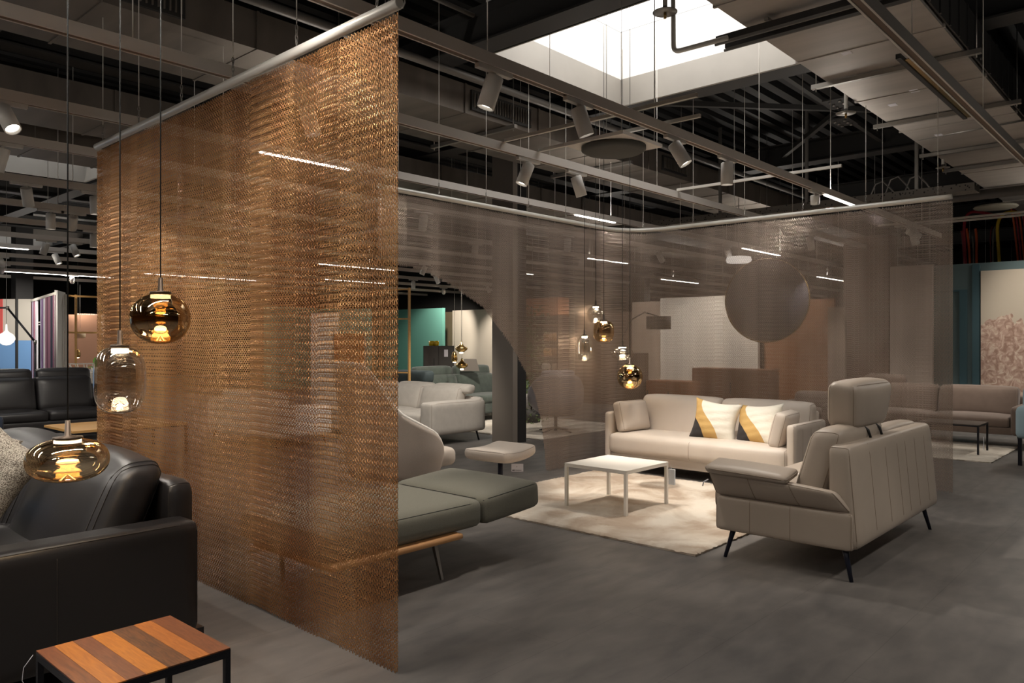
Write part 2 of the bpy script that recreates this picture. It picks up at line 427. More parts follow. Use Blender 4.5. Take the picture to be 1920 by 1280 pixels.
# pipes -------------------------------------------------------------
def pipe(pts, r, label, m='pipe_grey', clamps=()):
    t = thing('ceiling_pipe', label, 'pipe', pts[0]); o = Vector(pts[0])
    MB().tube([Vector(p)-o for p in pts], r, 12).build('pipe_run', m, t)
    for c in clamps:
        c = Vector(c)-o
        MB().lathe([(r+.012, -.015), (r+.012, .015)], 12, T(*c) @ RY(PI/2)).cyl((c.x, c.y, c.z+r), (c.x, c.y, 4.99-o.z), .006, 6).build('pipe_hanger', 'steel_dull', t)
    return t
pipe([(-3, 5.72, 4.25), (15, 5.72, 4.25)], .04, 'thick grey sprinkler pipe along the skylight side of the grilled duct', clamps=((1.6, 5.72, 4.25), (4.6, 5.72, 4.25), (7.4, 5.72, 4.25), (10, 5.72, 4.25)))
pipe([(-3, 5.2, 4.6), (5.2, 5.2, 4.6)], .022, 'thin grey pipe above the bronze curtain rail', clamps=((1.4, 5.2, 4.6), (3.4, 5.2, 4.6)))
pipe([(5.25, -1, 4.8), (5.25, 5.2, 4.8)], .018, 'thin dark pipe clipped along the beam beside the skylight', 'beam_black', clamps=((5.25, 1.2, 4.8), (5.25, 2.6, 4.8), (5.25, 3.8, 4.8)))
pipe([(-3, 4.2, 4.75), (5.3, 4.2, 4.75)], .02, 'thin dark pipe under the roof deck left of the skylight', 'beam_black')
def elbow(a, b, c, r=.06, n=5):
    a, b, c = Vector(a), Vector(b), Vector(c); p, q = b+(a-b).normalized()*r, b+(c-b).normalized()*r
    return [a]+[p.lerp(b, t).lerp(b.lerp(q, t), t) for t in [i/n for i in range(n+1)]]+[c]
pA = sight(1262, -40, 6.3); pB = sight(1263, 98, 6.3); pC = sight(1364, 68, 6.0)
pipe(elbow(pA, pB, (pC.x, pC.y, pB.z)), .02, 'white pipe with an elbow hanging in front of the skylight', 'white_metal')
# sprinkler heads with deflector discs
def sprinkler(p, r, label, drop=.22):
    t = thing('sprinkler_head', label, 'sprinkler', p, 0, 'sprinkler heads with round plates')
    MB().lathe([(0.001, 0), (r, .002), (r, .006), (.02, .018), (.02, .05), (.001, .05)], 28).build('deflector_plate', 'steel_dull', t)
    MB().lathe([(.001, -.05), (.012, -.045), (.012, 0), (.001, 0)], 12).build('nozzle', 'brass', t)
    MB().cyl((0, 0, .05), (0, 0, drop), .02, 12).build('drop_pipe', 'white_metal', t)
sprinkler(sight(1247, 24, 6.2), .1, 'round sprinkler plate hanging inside the skylight opening', .5)
sprinkler(sight(1586, 213, 8.2), .1, 'round sprinkler plate at the left edge of the wide duct, second bar', .28)
sprinkler(sight(1768, 315, 10.6), .09, 'small sprinkler plate at the far edge of the wide duct above the taupe curtain', .5)
pipe([sight(1590, 180, 8.2), sight(1640, 165, 8.0), sight(1840, 110, 7.0)], .014, 'thin pipe crossing beneath the wide duct to a sprinkler', 'steel_dull')
pipe([sight(1722, 262, 9.6), sight(1920, 225, 8.7)], .014, 'second thin pipe crossing beneath the far part of the wide duct', 'steel_dull')

# lighting tracks ----------------------------------------------------
TZ = 3.17
track_v = [1.29, 3.25, 4.62, 6.2, 7.5, 9.25, 10.9, 12.5, 14.2, 15.9, 17.6, 19.4, 21.3, 23.4]
tl = ['white lighting track nearest the wide duct, over the taupe sofa side', 'white lighting track passing just under the skylight corner',
      'white lighting track running above the daybed and the pendants', 'white lighting track above the straight part of the taupe curtain rail',
      'white lighting track just beyond the taupe curtain, above the grey column', 'lighting track over the light grey sofa',
      'lighting track over the dark green sofa', 'lighting track above the oak table by the black recliner sofa',
      'lighting track beyond the black recliner sofa', 'lighting track before the striped partition', 'lighting track over the striped partition',
      'lighting track just behind the striped partition', 'distant lighting track before the last row', 'most distant lighting track in the hall']
tracks = []
track_v += [-.6, -2.6, -4.6]  # unseen tracks added behind the camera to carry fill lights
tl += ['added unseen lighting track, first behind the viewer', 'added unseen lighting track, second behind the viewer', 'added unseen lighting track, third behind the viewer']
for i, y in enumerate(track_v):
    x1 = 13.9 if i == 1 else (19 if i == 0 else 30)
    t = thing('lighting_track', tl[i], 'lighting track', (-9, y, TZ)); tracks.append(t)
    L = x1+9
    b = MB(); b.box(0, L, -.03, .03, .012, .075); b.box(0, L, -.03, -.018, 0, .012); b.box(0, L, .018, .03, 0, .012)
    b.build('track_profile', 'track_paint', t)
    MB().box(0.01, L-.01, -.017, .017, .004, .011).build('track_slot', mat('slot_brown', hexc(120, 100, 84), .6), t)
    if i < 9:
        x = 6.3+(i*.37) % .9
        while x < L: MB().cyl((x, 0, .075), (x, 0, 4.98-TZ), .0035, 5).build('suspension_cable', 'rail_aluminium', t); x += 1.9
def insert_light(i, x0, x1):
    t = tracks[i]; MB().box(x0+9, x1+9, -.016, .016, -.012, -.0005).build('light_insert', 'led', t)
    for z, e, rx in ((-.02, LIN_DOWN, 0), (.09, UP_FILL, PI)):  # the upward light is an added ceiling fill, tracks have no uplight
        l = bpy.data.lights.new('linear_light', 'AREA'); l.shape = 'RECTANGLE'; l.size = x1-x0; l.size_y = .05; l.energy = e*(x1-x0); l.color = (1, .93, .84)
        o = bpy.data.objects.new('linear_light', l); COL.objects.link(o); o.parent = t; o.location = ((x0+x1)/2+9, 0, z); o.rotation_euler = (rx, 0, 0)
insert_light(1, 8.9, 10.1); insert_light(3, 3.55, 4.5); insert_light(3, 13, 14.6); insert_light(3, 8.1, 9.0); insert_light(5, 12.5, 13.9)
insert_light(7, 13.3, 14.6); insert_light(8, 9.5, 11.6); insert_light(9, 2, 4.5); insert_light(6, -1, 2); insert_light(11, 8, 11); insert_light(12, 5, 8)
insert_light(0, -2.5, -1.5); insert_light(0, 13.4, 15.4); insert_light(1, -.2, 2.0); insert_light(14, 5, 7.4); insert_light(15, 0, 2); insert_light(3, -2, .5); insert_light(2, -2.5, -.3); insert_light(10, 12, 14); insert_light(4, 20, 22); insert_light(6, 18, 20)  # further inserts added as fill light, mostly out of view
# cross bars between the tracks
def crossbar(x, y0, y1, z, label, m='white_metal'):
    one(MB().box(-.014, .014, 0, y1-y0, 0, .028), 'cross_bar', m, label, 'ceiling bar', (x, y0, z), 0)
crossbar(4.98, 2.72, 4.59, TZ+.077, 'thin white cross bar left of the round speaker')
crossbar(5.45, 2.95, 4.59, TZ+.077, 'thin white cross bar carrying the round speaker')
crossbar(7.95, 2.74, 4.6, TZ+.077, 'thin white cross bar under the far side of the skylight')
crossbar(12.45, -1, 3.75, TZ+.077, 'first thin white bar crossing in front of the coloured cables')
crossbar(12.75, -1, 3.6, TZ+.077, 'second thin white bar crossing in front of the coloured cables')
# spotlights -----------------------------------------------------------
def spotlight(x, y, aim, label, group='track spotlights', power=1.0, r=.055, L=.2, size=52, z=TZ, light=True):
    t = thing('track_spotlight', label, 'spotlight', (x, y, z), 0, group)
    d = (Vector(aim)-Vector((x, y, z-.12))).normalized()
    MB().box(-.15, .15, -.02, .02, -.032, -.001).build('track_adapter', 'spot_white', t, bevel=.003)
    MB().cyl((0, 0, -.075), (0, 0, -.032), .014, 12).build('swivel_stem', 'spot_white', t)
    c0 = Vector((0, 0, -.07)) - d*.02; c1 = c0+d*L
    rot = d.to_track_quat('Z', 'Y').to_matrix().to_4x4(); mm = Matrix.Translation(c0) @ rot
    MB().lathe([(.001, 0), (r-.006, 0), (r, .006), (r, L), (r-.006, L), (r-.008, L-.03), (.001, L-.03)], 28, mm).build('lamp_body', 'spot_white', t)
    MB().lathe([(.001, L-.027), (r-.014, L-.027), (r-.012, L-.02), (.001, L-.022)], 24, mm).build('lens', 'lens_glow', t)
    if light:
        ld = bpy.data.lights.new('spot_beam', 'SPOT'); ld.energy = SPOT_W*power; ld.spot_size = math.radians(size); ld.spot_blend = .6
        ld.color = (1, .91, .80); ld.shadow_soft_size = .035
        lo = bpy.data.objects.new('spot_beam', ld); COL.objects.link(lo); lo.parent = t
        lo.location = c1 + d*.01; lo.rotation_mode = 'QUATERNION'; lo.rotation_quaternion = (-d).to_track_quat('Z', 'Y')
    return t
spotlight(3.43, 3.25, (2.9, 3.9, .4), 'white spotlight aimed down at the daybed, first on the skylight track')
spotlight(4.28, 3.25, (5.1, 2.7, .2), 'white spotlight beside the round speaker, tilted to the right', power=.6)
spotlight(5.58, 3.25, (6.1, 2.0, .7), 'white spotlight right of the round speaker, third on the skylight track', power=1.3, size=66)
spotlight(6.5, 3.25, (6.55, 3.3, 0), 'white spotlight pointing straight down with a loose cable beside it', power=1.3, size=70)
spotlight(5.33, 4.62, (4.5, 5.2, .5), 'white spotlight tilted left towards the beige armchair', power=1.3)
spotlight(6.05, 4.62, (6.9, 4.2, .3), 'white spotlight tilted right towards the cream sofa', power=2.1, size=60)
spotlight(12.4, 3.25, (13.5, 3.0, .6), 'white spotlight at the end of the skylight track, seen through the taupe curtain')
spotlight(8.6, 3.25, (9.6, 3.6, .6), 'bright round spotlight just under the taupe curtain rail', power=.6, r=.05, L=.1)
# spots added to light the scene, hung on the same tracks outside or behind what we see
added_spots = [(.9, 4.62, (1.5, 4.6, .5), .8), (1.2, 3.25, (1.1, 2.6, .4), .45), (1.6, 6.2, (2.1, 4.8, 1.0), .8), (3.0, 1.29, (5.6, 1.9, .6), .5), (2.2, -.6, (3.2, 1.0, .0), .5), (5.2, -.6, (5.0, .8, 0), .5),
         (0.4, 2.2, (2.3, 3.6, .6), .4), (3.0, 4.62, (3.6, 4.3, .3), .5), (-1, 1.29, (1.2, 2.2, .5), .5)]
for i, (x, y, a, p) in enumerate(added_spots):
    if i == 6: y = 3.25; x = .2
    spotlight(x, y, a, ['added white spotlight above the near black sofa', 'added white spotlight above the walnut side table', 'added white spotlight washing the bronze curtain from beyond the sofa', 'added white spotlight on the track by the wide duct',
        'added white spotlight on the first track behind the viewer, aimed at the open floor', 'second added white spotlight on the first track behind the viewer', 'added white spotlight washing the near end of the bronze curtain', 'added white spotlight over the back edge of the daybed', 'added white spotlight behind the viewer over the side table'][i], power=p)
# lit bays further away
far = [((6.6, 7.5), (7.7, 9.2, .5), 2.2, 'over the light grey sofa'), ((9.3, 9.25), (10.2, 10.6, .6), 2.6, 'before the dark green sofa'), ((9.6, 7.5), (10.4, 8.3, .4), 1.0, 'over the grey swivel chair'),
       ((12, 4.62), (13.2, 4.6, .8), 1.2, 'over the far end of the brown sofa'), ((12.2, 1.29), (13, 2.4, .6), 1.0, 'over the near end of the brown sofa'), ((12.4, 6.2), (14.5, 6.8, 1.4), 1.8, 'towards the pale panels'),
       ((12.3, 7.5), (14.5, 7.6, 1.2), 1.8, 'towards the cabinets behind the curtain'), ((3.6, 10.9), (3.9, 12.9, .7), 1.2, 'towards the black recliner sofa'), ((2.6, 9.25), (3.4, 10.6, .4), 1.0, 'over the light oak table'),
       ((16.3, 17.6), (18.2, 19.5, 1.4), 3, 'towards the teal wall'), ((16.5, 15.9), (18.2, 16.6, 1.4), 3.5, 'towards the sand coloured wall'), ((5.0, 19.4), (5.4, 22.5, 1.4), 2.5, 'towards the blue and white wall'), ((4.5, 17.6), (6.0, 20, 1.4), 2, 'towards the striped partition'), ((7, 21.3), (8, 24, 1.4), 2.5, 'over the shelving bay'),
       ((12.3, 9.25), (13.4, 10.6, 1.2), 1.4, 'before the plant shelf'), ((12.2, 3.25), (14.4, 1.5, 1.8), 1.2, 'towards the picture panel')]
far.append(((-2, 17.6), (-2, 21, 1.2), 4, 'added to light the blue wall beyond the left frame edge')); far.append(((1.5, 17.6), (.5, 21, 1.2), 4, 'added to light the right end of the blue wall beyond the frame'))  # spots added to light the unseen blue wall
for (p, a, w, s) in far: spotlight(p[0], p[1], a, 'small white spotlight far off, '+s, 'distant track spotlights', w*.8, size=70)
# spots seen at upper left
for (px, py, D, ax, s) in ((5, 362, 6.9, -.5, 'cut by the left frame edge beneath the fourth beam'), (95, 413, 9.6, 0, 'pointing straight down left of the bronze curtain'), (178, 385, 8.9, .1, 'touching the upper left edge of the bronze curtain'),
                           (87, 487, 12.3, -.6, 'upper one of the tight pair'), (103, 500, 14.2, .8, 'lower one of the tight pair'), (136, 488, 13.5, .8, 'tilted right beside the tight pair'), (176, 470, 11.4, 0, 'beside the bronze curtain edge'),
                           (797, 525, 16.2, -.7, 'first inside the arched opening'), (817, 543, 18.5, .7, 'tilted right inside the arched opening'), (775, 550, 20, 0, 'pointing down behind the brass frame')):
    q = sight(px, py, D); y = min(track_v, key=lambda v: abs(v-q.y))
    k = (y)/(q.y); x = q.x*k
    spotlight(x, y, (x+ax*S_, y-ax*C_, 1.4), 'white track spotlight '+s, 'track spotlights', light=False)
# round speaker hanging from the cross bars
sp = thing('round_speaker', 'grey round speaker panel on a white square plate under the tracks', 'speaker', (5.5, 3.8, TZ+.0))
MB().lathe([(.001, -.05), (.24, -.05), (.275, -.03), (.275, 0), (.001, 0)], 48).build('speaker_disc', mat('speaker_grey', hexc(84, 84, 80), .7), sp)
MB().box(-.3, .3, -.3, .3, .001, .03).build('mounting_plate', 'track_paint', sp)
MB().cyl((.25, .25, .03), (.25, .25, 1.8), .003, 5).cyl((-.25, -.25, .03), (-.25, -.25, 1.8), .003, 5).cyl((.25, -.25, .03), (.25, -.25, 1.8), .003, 5).build('hanging_wires', 'steel_dull', sp)
lb = thing('linear_lamp', 'dark slim linear lamp with a brass coloured reflector under the wide duct', 'lamp', (7.0, 1.95, 3.88))
MB().box(0, 2.4, -.02, .02, 0, .04).build('lamp_housing', 'beam_black', lb); MB().box(.1, 2.38, -.075, -.021, .01, .016).build('reflector', 'brass', lb)
MB().cyl((.3, 0, .04), (.3, 0, .12), .005, 6).cyl((2.1, 0, .04), (2.1, 0, .12), .005, 6).build('hooks', 'steel_dull', lb)
# cable tray, coloured cables, flat disc at upper right
tray_m = ramp_mat('perforated_steel', [(0, hexc(24, 24, 24)), (.22, hexc(24, 24, 24)), (.25, hexc(112, 106, 98)), (1, hexc(112, 106, 98))], 'voronoi', 22, .5, coord=(1, 1, .9))
tr = thing('cable_tray', 'perforated grey cable tray above the taupe curtain rail', 'cable tray', (11.5, 2.25, 3.45))
MB().box(-.15, -.14, 0, 6.5, 0, .1).build('side_rail', tray_m, tr); MB().box(.14, .15, 0, 6.5, 0, .1).build('side_rail', tray_m, tr); MB().box(-.14, .14, 0, 6.5, 0, .006).build('tray_floor', tray_m, tr)
for y in (.7, 2.2, 3.6): MB().box(-.02, .02, y, y+.04, .1, 1.5).build('tray_hanger', 'steel_dull', tr)
lc = thing('cable_loop', 'grey cable loops standing on the cable tray', 'cable', (11.5, 2.25, 3.46))
for (y, h) in ((1.2, .28), (1.0, .32), (.75, .3)):
    MB().tube([(0, y-.25, .01), (0, y-.15, h*.6), (0, y-.05, h), (0, y+.05, h*.9), (0, y+.12, h*.3), (0, y+.2, .01)], .012, 6).build('loop', 'steel_dull', lc)
cab = [('red', (150, 24, 40)), ('orange', (206, 84, 30)), ('yellow', (206, 170, 30)), ('grey', (120, 118, 112)), ('dark red', (130, 20, 30))]
for nm, c in cab: mat('cable_'+nm.replace(' ', '_'), hexc(*c), .5)
def cable(nm, pts, D, r, label):
    P_ = [sight(px, py, D) for px, py in pts]; sm = []
    for i in range(len(P_)-1):
        a, b, c, d = P_[max(i-1, 0)], P_[i], P_[i+1], P_[min(i+2, len(P_)-1)]
        for k in range(5):
            t = k/5; sm.append(.5*((2*b)+(c-a)*t+(2*a-5*b+4*c-d)*t*t+(3*b-a-3*c+d)*t**3))
    sm.append(P_[-1])
    one(MB().tube([p-P_[-1] for p in sm], r, 8), 'cable', 'cable_'+nm, label, 'cable', P_[-1], 0, 'coloured cables above the teal wall')
cable('red', [(1880, 408), (1845, 399), (1820, 398), (1810, 412), (1808, 440), (1812, 520)], 15.2, .028, 'thick red cable arching at the left of the cable bundle')
cable('dark_red', [(1803, 432), (1806, 450), (1810, 520)], 15.5, .026, 'dark red cable dropping left of all other cables')
cable('orange', [(1812, 428), (1816, 452), (1820, 520)], 15.4, .022, 'orange cable dropping beside the dark red one')
cable('orange', [(1829, 428), (1831, 452), (1831, 520)], 15.4, .024, 'orange cable in the middle of the bundle')
cable('grey', [(1823, 440), (1825, 470), (1825, 520)], 15.4, .015, 'thin grey cable between two orange ones')
cable('yellow', [(1930, 402), (1900, 397), (1880, 402), (1871, 420), (1871, 450), (1876, 520)], 15.2, .03, 'thick yellow cable arching at the right of the bundle')
cable('grey', [(1866, 424), (1862, 445), (1862, 520)], 15.3, .014, 'thin grey cable left of the yellow cable')
cable('dark_red', [(1861, 424), (1857, 445), (1859, 520)], 15.4, .012, 'thin dark red cable left of the yellow cable')
for k, x in enumerate((1898, 1904, 1910, 1917)):
    cable(('orange', 'red', 'orange', 'red')[k], [(x, 352), (x-2, 385), (x+4, 425), (x+14, 520)], 15.2, .018, ['leftmost of the orange and red cables falling beside the yellow one', 'second of the cables falling right of the yellow one', 'third of the cables falling right of the yellow one', 'rightmost cable cut by the frame edge'][k])
fd = sight(1867, 388, 12.6)
one(MB().lathe([(.001, -.02), (.3, -.02), (.32, 0), (.3, .02), (.001, .02)], 40), 'ceiling_disc', mat('disc_grey', hexc(140, 134, 120), .6), 'flat pale round disc above the yellow and red cables', 'ceiling disc', fd, 0)
one(MB().tube([(0, 0, 0), (0, -4.2, 0)], .07, 12), 'ceiling_pipe', 'pipe_grey', 'fat grey insulated pipe above the coloured cables', 'pipe', (12.4, 3.0, 3.55), 0)

# ================================================================== CHAIN CURTAINS
def chain_mesh(name, strands, mat_, parent, L=.023, a=.0048, wire=.00115, N=9, label=None):
    """strands: list of (x, y, top z, bottom z, phase, yaw). Double hooked wire links, all in one countless mass."""
    ts = np.arange(N)/N*2*np.pi
    path = np.stack([a*np.sin(2*ts), wire*1.6*np.sin(ts), .6*L*np.cos(ts)], 1)
    tan = np.roll(path, -1, 0)-np.roll(path, 1, 0); tan /= np.linalg.norm(tan, axis=1)[:, None]
    up = np.array([0, 1.0, 0]); n1 = np.cross(tan, up); n1 /= np.linalg.norm(n1, axis=1)[:, None]; n2 = np.cross(tan, n1)
    K = 3; ring = []
    for k in range(K):
        an = 2*np.pi*k/K; ring.append(path+wire*(np.cos(an)*n1+np.sin(an)*n2))
    tv = np.stack(ring, 1).reshape(-1, 3)          # N*K
    fc = []
    for i in range(N):
        for k in range(K):
            fc.append((i*K+k, i*K+(k+1) % K, ((i+1) % N)*K+(k+1) % K, ((i+1) % N)*K+k))
    fc = np.array(fc); Vs = []; 
    pos = []
    for (x, y, zt, zb, ph, yaw) in strands:
        n = int((zt-zb)/L)
        if n < 1: continue
        z = zt - (np.arange(n)+.5+ph)*L
        pos.append(np.stack([np.full(n, x), np.full(n, y), z, yaw+.35*np.where(np.arange(n) % 2, 1, -1)], 1))
    pos = np.concatenate(pos); n = len(pos)
    c, s = np.cos(pos[:, 3])[:, None], np.sin(pos[:, 3])[:, None]
    V = np.empty((n, len(tv), 3), np.float32)
    V[:, :, 0] = tv[None, :, 0]*c - tv[None, :, 1]*s + pos[:, 0:1]
    V[:, :, 1] = tv[None, :, 0]*s + tv[None, :, 1]*c + pos[:, 1:2]
    V[:, :, 2] = tv[None, :, 2] + pos[:, 2:3]
    F = (fc[None] + (np.arange(n)*len(tv))[:, None, None]).reshape(-1, 4).astype(np.int32)
    me = bpy.data.meshes.new(name); me.vertices.add(n*len(tv)); me.vertices.foreach_set('co', V.reshape(-1))
    me.loops.add(F.size); me.loops.foreach_set('vertex_index', F.reshape(-1))
    me.polygons.add(len(F)); me.polygons.foreach_set('loop_start', np.arange(0, F.size, 4, dtype=np.int32))
    me.update(calc_edges=True); me.materials.append(mat_)
    me.polygons.foreach_set('use_smooth', np.ones(len(F), bool))
    o = bpy.data.objects.new(name, me); COL.objects.link(o); o.parent = parent; o['kind'] = 'stuff'
    return o
def chain_material(name, ca, cb, axis_scale, rough=.3):
    m = ramp_mat(name, [(.35, ca), (.65, cb)], 'noise', 1.0, rough, coord=axis_scale, metal=.8, detail=2)
    return m
bronze = chain_material('bronze_chain', hexc(160, 110, 70), hexc(204, 156, 108), (3, 3, .35))
taupe_c = chain_material('taupe_chain', hexc(176, 158, 144), hexc(212, 194, 180), (3, 3, .3))
def roof_z(y):   # what hangs above: a duct or the roof deck
    return 3.995 if (6.02 < y < 7.22 or 9.1 < y < 10.12 or 1.56 < y < 2.76) else (3.945 if 10.98 < y < 11.72 else 4.98)
def bands(n, seed, amp):
    rn = random.Random(seed); out = []
    while len(out) < n:
        k = rn.randint(5, 24); yaw = rn.uniform(-amp, amp); ph = rn.uniform(-.13, .13); sl = rn.uniform(-.012, .012); alt = rn.choice((0, .5, .5, .5, .33))
        for j in range(k): out.append((yaw, ph+sl*j, rn.uniform(-.04, .04)+alt*(j % 2)))
    return out
def hanger(mb_chain, mb_wire, x, y, z):
    for k in range(4):
        r = .012; a = 0 if k % 2 else PI/2
        pts = [(x+math.cos(t)*r*.6*math.cos(a), y+math.cos(t)*r*.6*math.sin(a), z+.03+k*.026+math.sin(t)*.018) for t in [i*PI/4 for i in range(8)]]
        mb_chain.tube(pts, .0026, 5, True)
    mb_wire.cyl((x, y, z+.13), (x, y, roof_z(y)), .0036, 6)
# bronze curtain: straight rail, chains to the floor
cA, cB, RZ1 = Vector((2.235, 2.72)), Vector((2.3, 6.44)), 3.02
t = thing('chain_curtain', 'bronze metal chain curtain hanging from a straight rail beside the daybed', 'curtain', (0, 0, 0))
dv = (cB-cA).normalized(); e0, e1 = cA-dv*.02, cB+dv*.02
MB().cyl((e0.x, e0.y, RZ1), (e1.x, e1.y, RZ1), .026, 24).build('curtain_rail', 'rail_aluminium', t)
hk = MB().tube([(e0.x, e0.y-.005, RZ1+.02), (e0.x, e0.y-.03, RZ1+.015), (e0.x, e0.y-.035, RZ1-.01), (e0.x, e0.y-.02, RZ1-.03), (e0.x, e0.y-.004, RZ1-.02)], .003, 6).build('end_hook', 'steel', t)
for k in range(6):
    q = cA.lerp(cB, .04+k*.186); a, b = MB(), MB(); hanger(a, b, q.x, q.y, RZ1+.02)
    h_ = a.build('hook_chain', 'steel', t); b.build('hanging_cable', 'rail_aluminium', h_)
st = []; n = int((cB-cA).length/.0135); bn = bands(n, 5, .38)
for i in range(n):
    f = i/(n-1); q = cA.lerp(cB, f); yaw = math.atan2(dv.y, dv.x)
    ph = .5+.08*math.sin(i*.05)+bn[i][1]+bn[i][2]
    st.append((q.x, q.y, RZ1-.03, .012+.008*math.sin(i*.13), ph, yaw+bn[i][0]))
chain_mesh('chain_strands', st, bronze, t, N=10, a=.0052, wire=.0019)
# taupe curtain: bent rail with a rounded corner and an arched opening
RZ2 = 2.93; RAD = .55; V2, U2 = 5.68, 8.57
path = [(4.45+.0127*i, V2) for i in range(int((U2-RAD-4.45)/.0127))]
na = int(RAD*PI/2/.0127)
path += [(U2-RAD+RAD*math.sin(PI/2*k/na), V2-RAD+RAD*math.cos(PI/2*k/na)) for k in range(na)]
path += [(U2, V2-RAD-.0127*i) for i in range(int((V2-RAD-1.87)/.0127))]
t = thing('chain_curtain', 'taupe metal chain curtain on a bent rail with an arched opening, behind the cream sofa', 'curtain', (0, 0, 0))
step = [path[i] for i in range(0, len(path), 8)]+[path[-1]]
MB().tube([(x, y, RZ2) for x, y in step], .026, 16).build('curtain_rail', 'rail_aluminium', t)
for k in range(12):
    x, y = path[int((len(path)-1)*(.01+k*.0885))]; a, b = MB(), MB(); hanger(a, b, x, y, RZ2+.02)
    h_ = a.build('hook_chain', 'steel', t); b.build('hanging_cable', 'rail_aluminium', h_)
arc = [(700, 480), (747, 495), (790, 505), (827, 522), (860, 543), (880, 557), (907, 576), (930, 607), (957, 644), (985, 695), (1003, 740), (1015, 790), (1021, 840), (1024, 884)]
arcuz = []
for (px, py) in arc:    # where those sight lines meet the curtain's plane
    d = sight(px, py, 1) - Vector((0, 0, 1.5)); k = V2/d.y; arcuz.append((d.x*k, 1.5+d.z*k))
arch_x = [a for a, b in arcuz]; arch_z = [b for a, b in arcuz]
st = []; bn = bands(len(path), 9, .38)
for i, (x, y) in enumerate(path):
    zb = .012
    if y > V2-.001 and x < arch_x[-1]: zb = max(.012, float(np.interp(x, arch_x, arch_z)))
    j = min(i+1, len(path)-1); q = path[j] if j != i else path[i-1]; yaw = math.atan2(q[1]-y, q[0]-x)
    ph = .5+.08*math.sin(i*.04)+bn[i][1]+bn[i][2]
    st.append((x, y, RZ2-.03, zb, ph, yaw+bn[i][0]))
chain_mesh('chain_strands', st, taupe_c, t, N=8, a=.0055, wire=.0020)

# ================================================================== FURNITURE IN THE SEATING AREA
def cushion(name, m, parent, hx, hy, hz, mtx, r=.05, puff=(0, 0, 0), fn=None, seams=(), seam_m=None, n=10, rad=.0026):
    o = MB().soft(hx, hy, hz, r, puff, n, fn, mtx).build(name, m, parent)
    if seams:
        for kind in seams:
            s = MB()
            if kind[0] == 'loop': seam(s, loop(kind[1], kind[2]), hx, hy, hz, r, puff, fn, rad, mtx, True)
            else: seam(s, kind[1], hx, hy, hz, r, puff, fn, rad, mtx)
            s.build('piping' if kind[0] == 'loop' else 'stitched_seam', seam_m, o)
    return o
def vline(x, y=-1, n=8, z0=-1, z1=1):      # a vertical seam on the y face at cube coordinate x
    return ('path', [(x, y, z0+(z1-z0)*i/n) for i in range(n+1)])
def xline(y, x=-1, n=8, z0=-1, z1=1): return ('path', [(x, y, z0+(z1-z0)*i/n) for i in range(n+1)])
def tapered_leg(parent, x, y, dx, dy, h, m, r0=.02, r1=.011, name='leg', ztop=None):
    return MB().tube([(x, y, ztop or h), (x+dx*.3, y+dy*.3, h*.7), (x+dx, y+dy, 0)], [r0, (r0+r1)/2, r1], 10).build(name, m, parent)

# cream three seat sofa (faces -x)
def cream_sofa():
    t = thing('sofa', 'cream leather three seat sofa with arm cushions before the taupe chain curtain', 'sofa', (7.9, 4.16, 0), -PI/2)
    # local: x width (+x = -y world ... ), front = -y ; world width 2.28
    w, d = 2.28, .92
    MB().soft(w/2-.06, d/2-.05, .055, .02, mtx=T(0, 0, .155)).build('base_frame', 'cream_leather', t)
    cushion('seat', 'cream_leather', t, w/2-.075, .34, .12, T(0, -.13, .32), .07, (0, .01, .02), None, (('loop', 0, -1), ('loop', 0, 1), vline(0, -1)), 'cream_seam')
    for s in (-1, 1):
        a = cushion('arm', 'cream_leather', t, .045, d/2-.03, .275, T(s*(w/2-.05), 0, .40), .035, (0, 0, .0), None, (('loop', 0, s), xline(0, s), xline(.5, s), xline(-.5, s)), 'cream_seam', rad=.0025)
    lean = lambda P: (P[0], P[1]+.22*P[2], P[2])
    for k, s in enumerate((-1, 1)):
        hx = (w/2-.09)/2
        cushion('back_cushion', 'cream_leather', t, hx, .1, .28, T(s*hx, .28, .57), .07, (0, .03, .01), lean, (('loop', 0, s),), 'cream_seam')
    MB().soft(w/2-.08, .05, .3, .04, mtx=T(0, .4, .47)).build('back_frame', 'cream_leather', t)
    for (x, y) in ((-.95, -.33), (.95, -.33), (-.95, .33), (.95, .33)): tapered_leg(t, x, y, 0, 0, .105, 'black_metal', .016, .012)
    return t
cream_sofa()
def arm_cushion(loc, rot, label, h=(.25, .065, .18)):
    t = thing('arm_cushion', label, 'cushion', loc, 0, 'arm cushions of the cream sofa'); t.rotation_euler = rot
    cushion('cushion_body', 'cream_leather', t, h[0], h[1], h[2], T(0, 0, 0), .045, (0, .03, .0), None, (('loop', 1, 1), ('loop', 1, -1)), 'cream_seam')
# local z up; long side along world x
arm_cushion((7.76, 5.1, .62), (math.radians(-14), 0, -.12), 'cream leather arm cushion leaning on the arm nearest the glass pendants')
arm_cushion((7.74, 3.24, .61), (math.radians(14), 0, .1), 'cream leather arm cushion leaning on the sofa arm behind the taupe headrest')
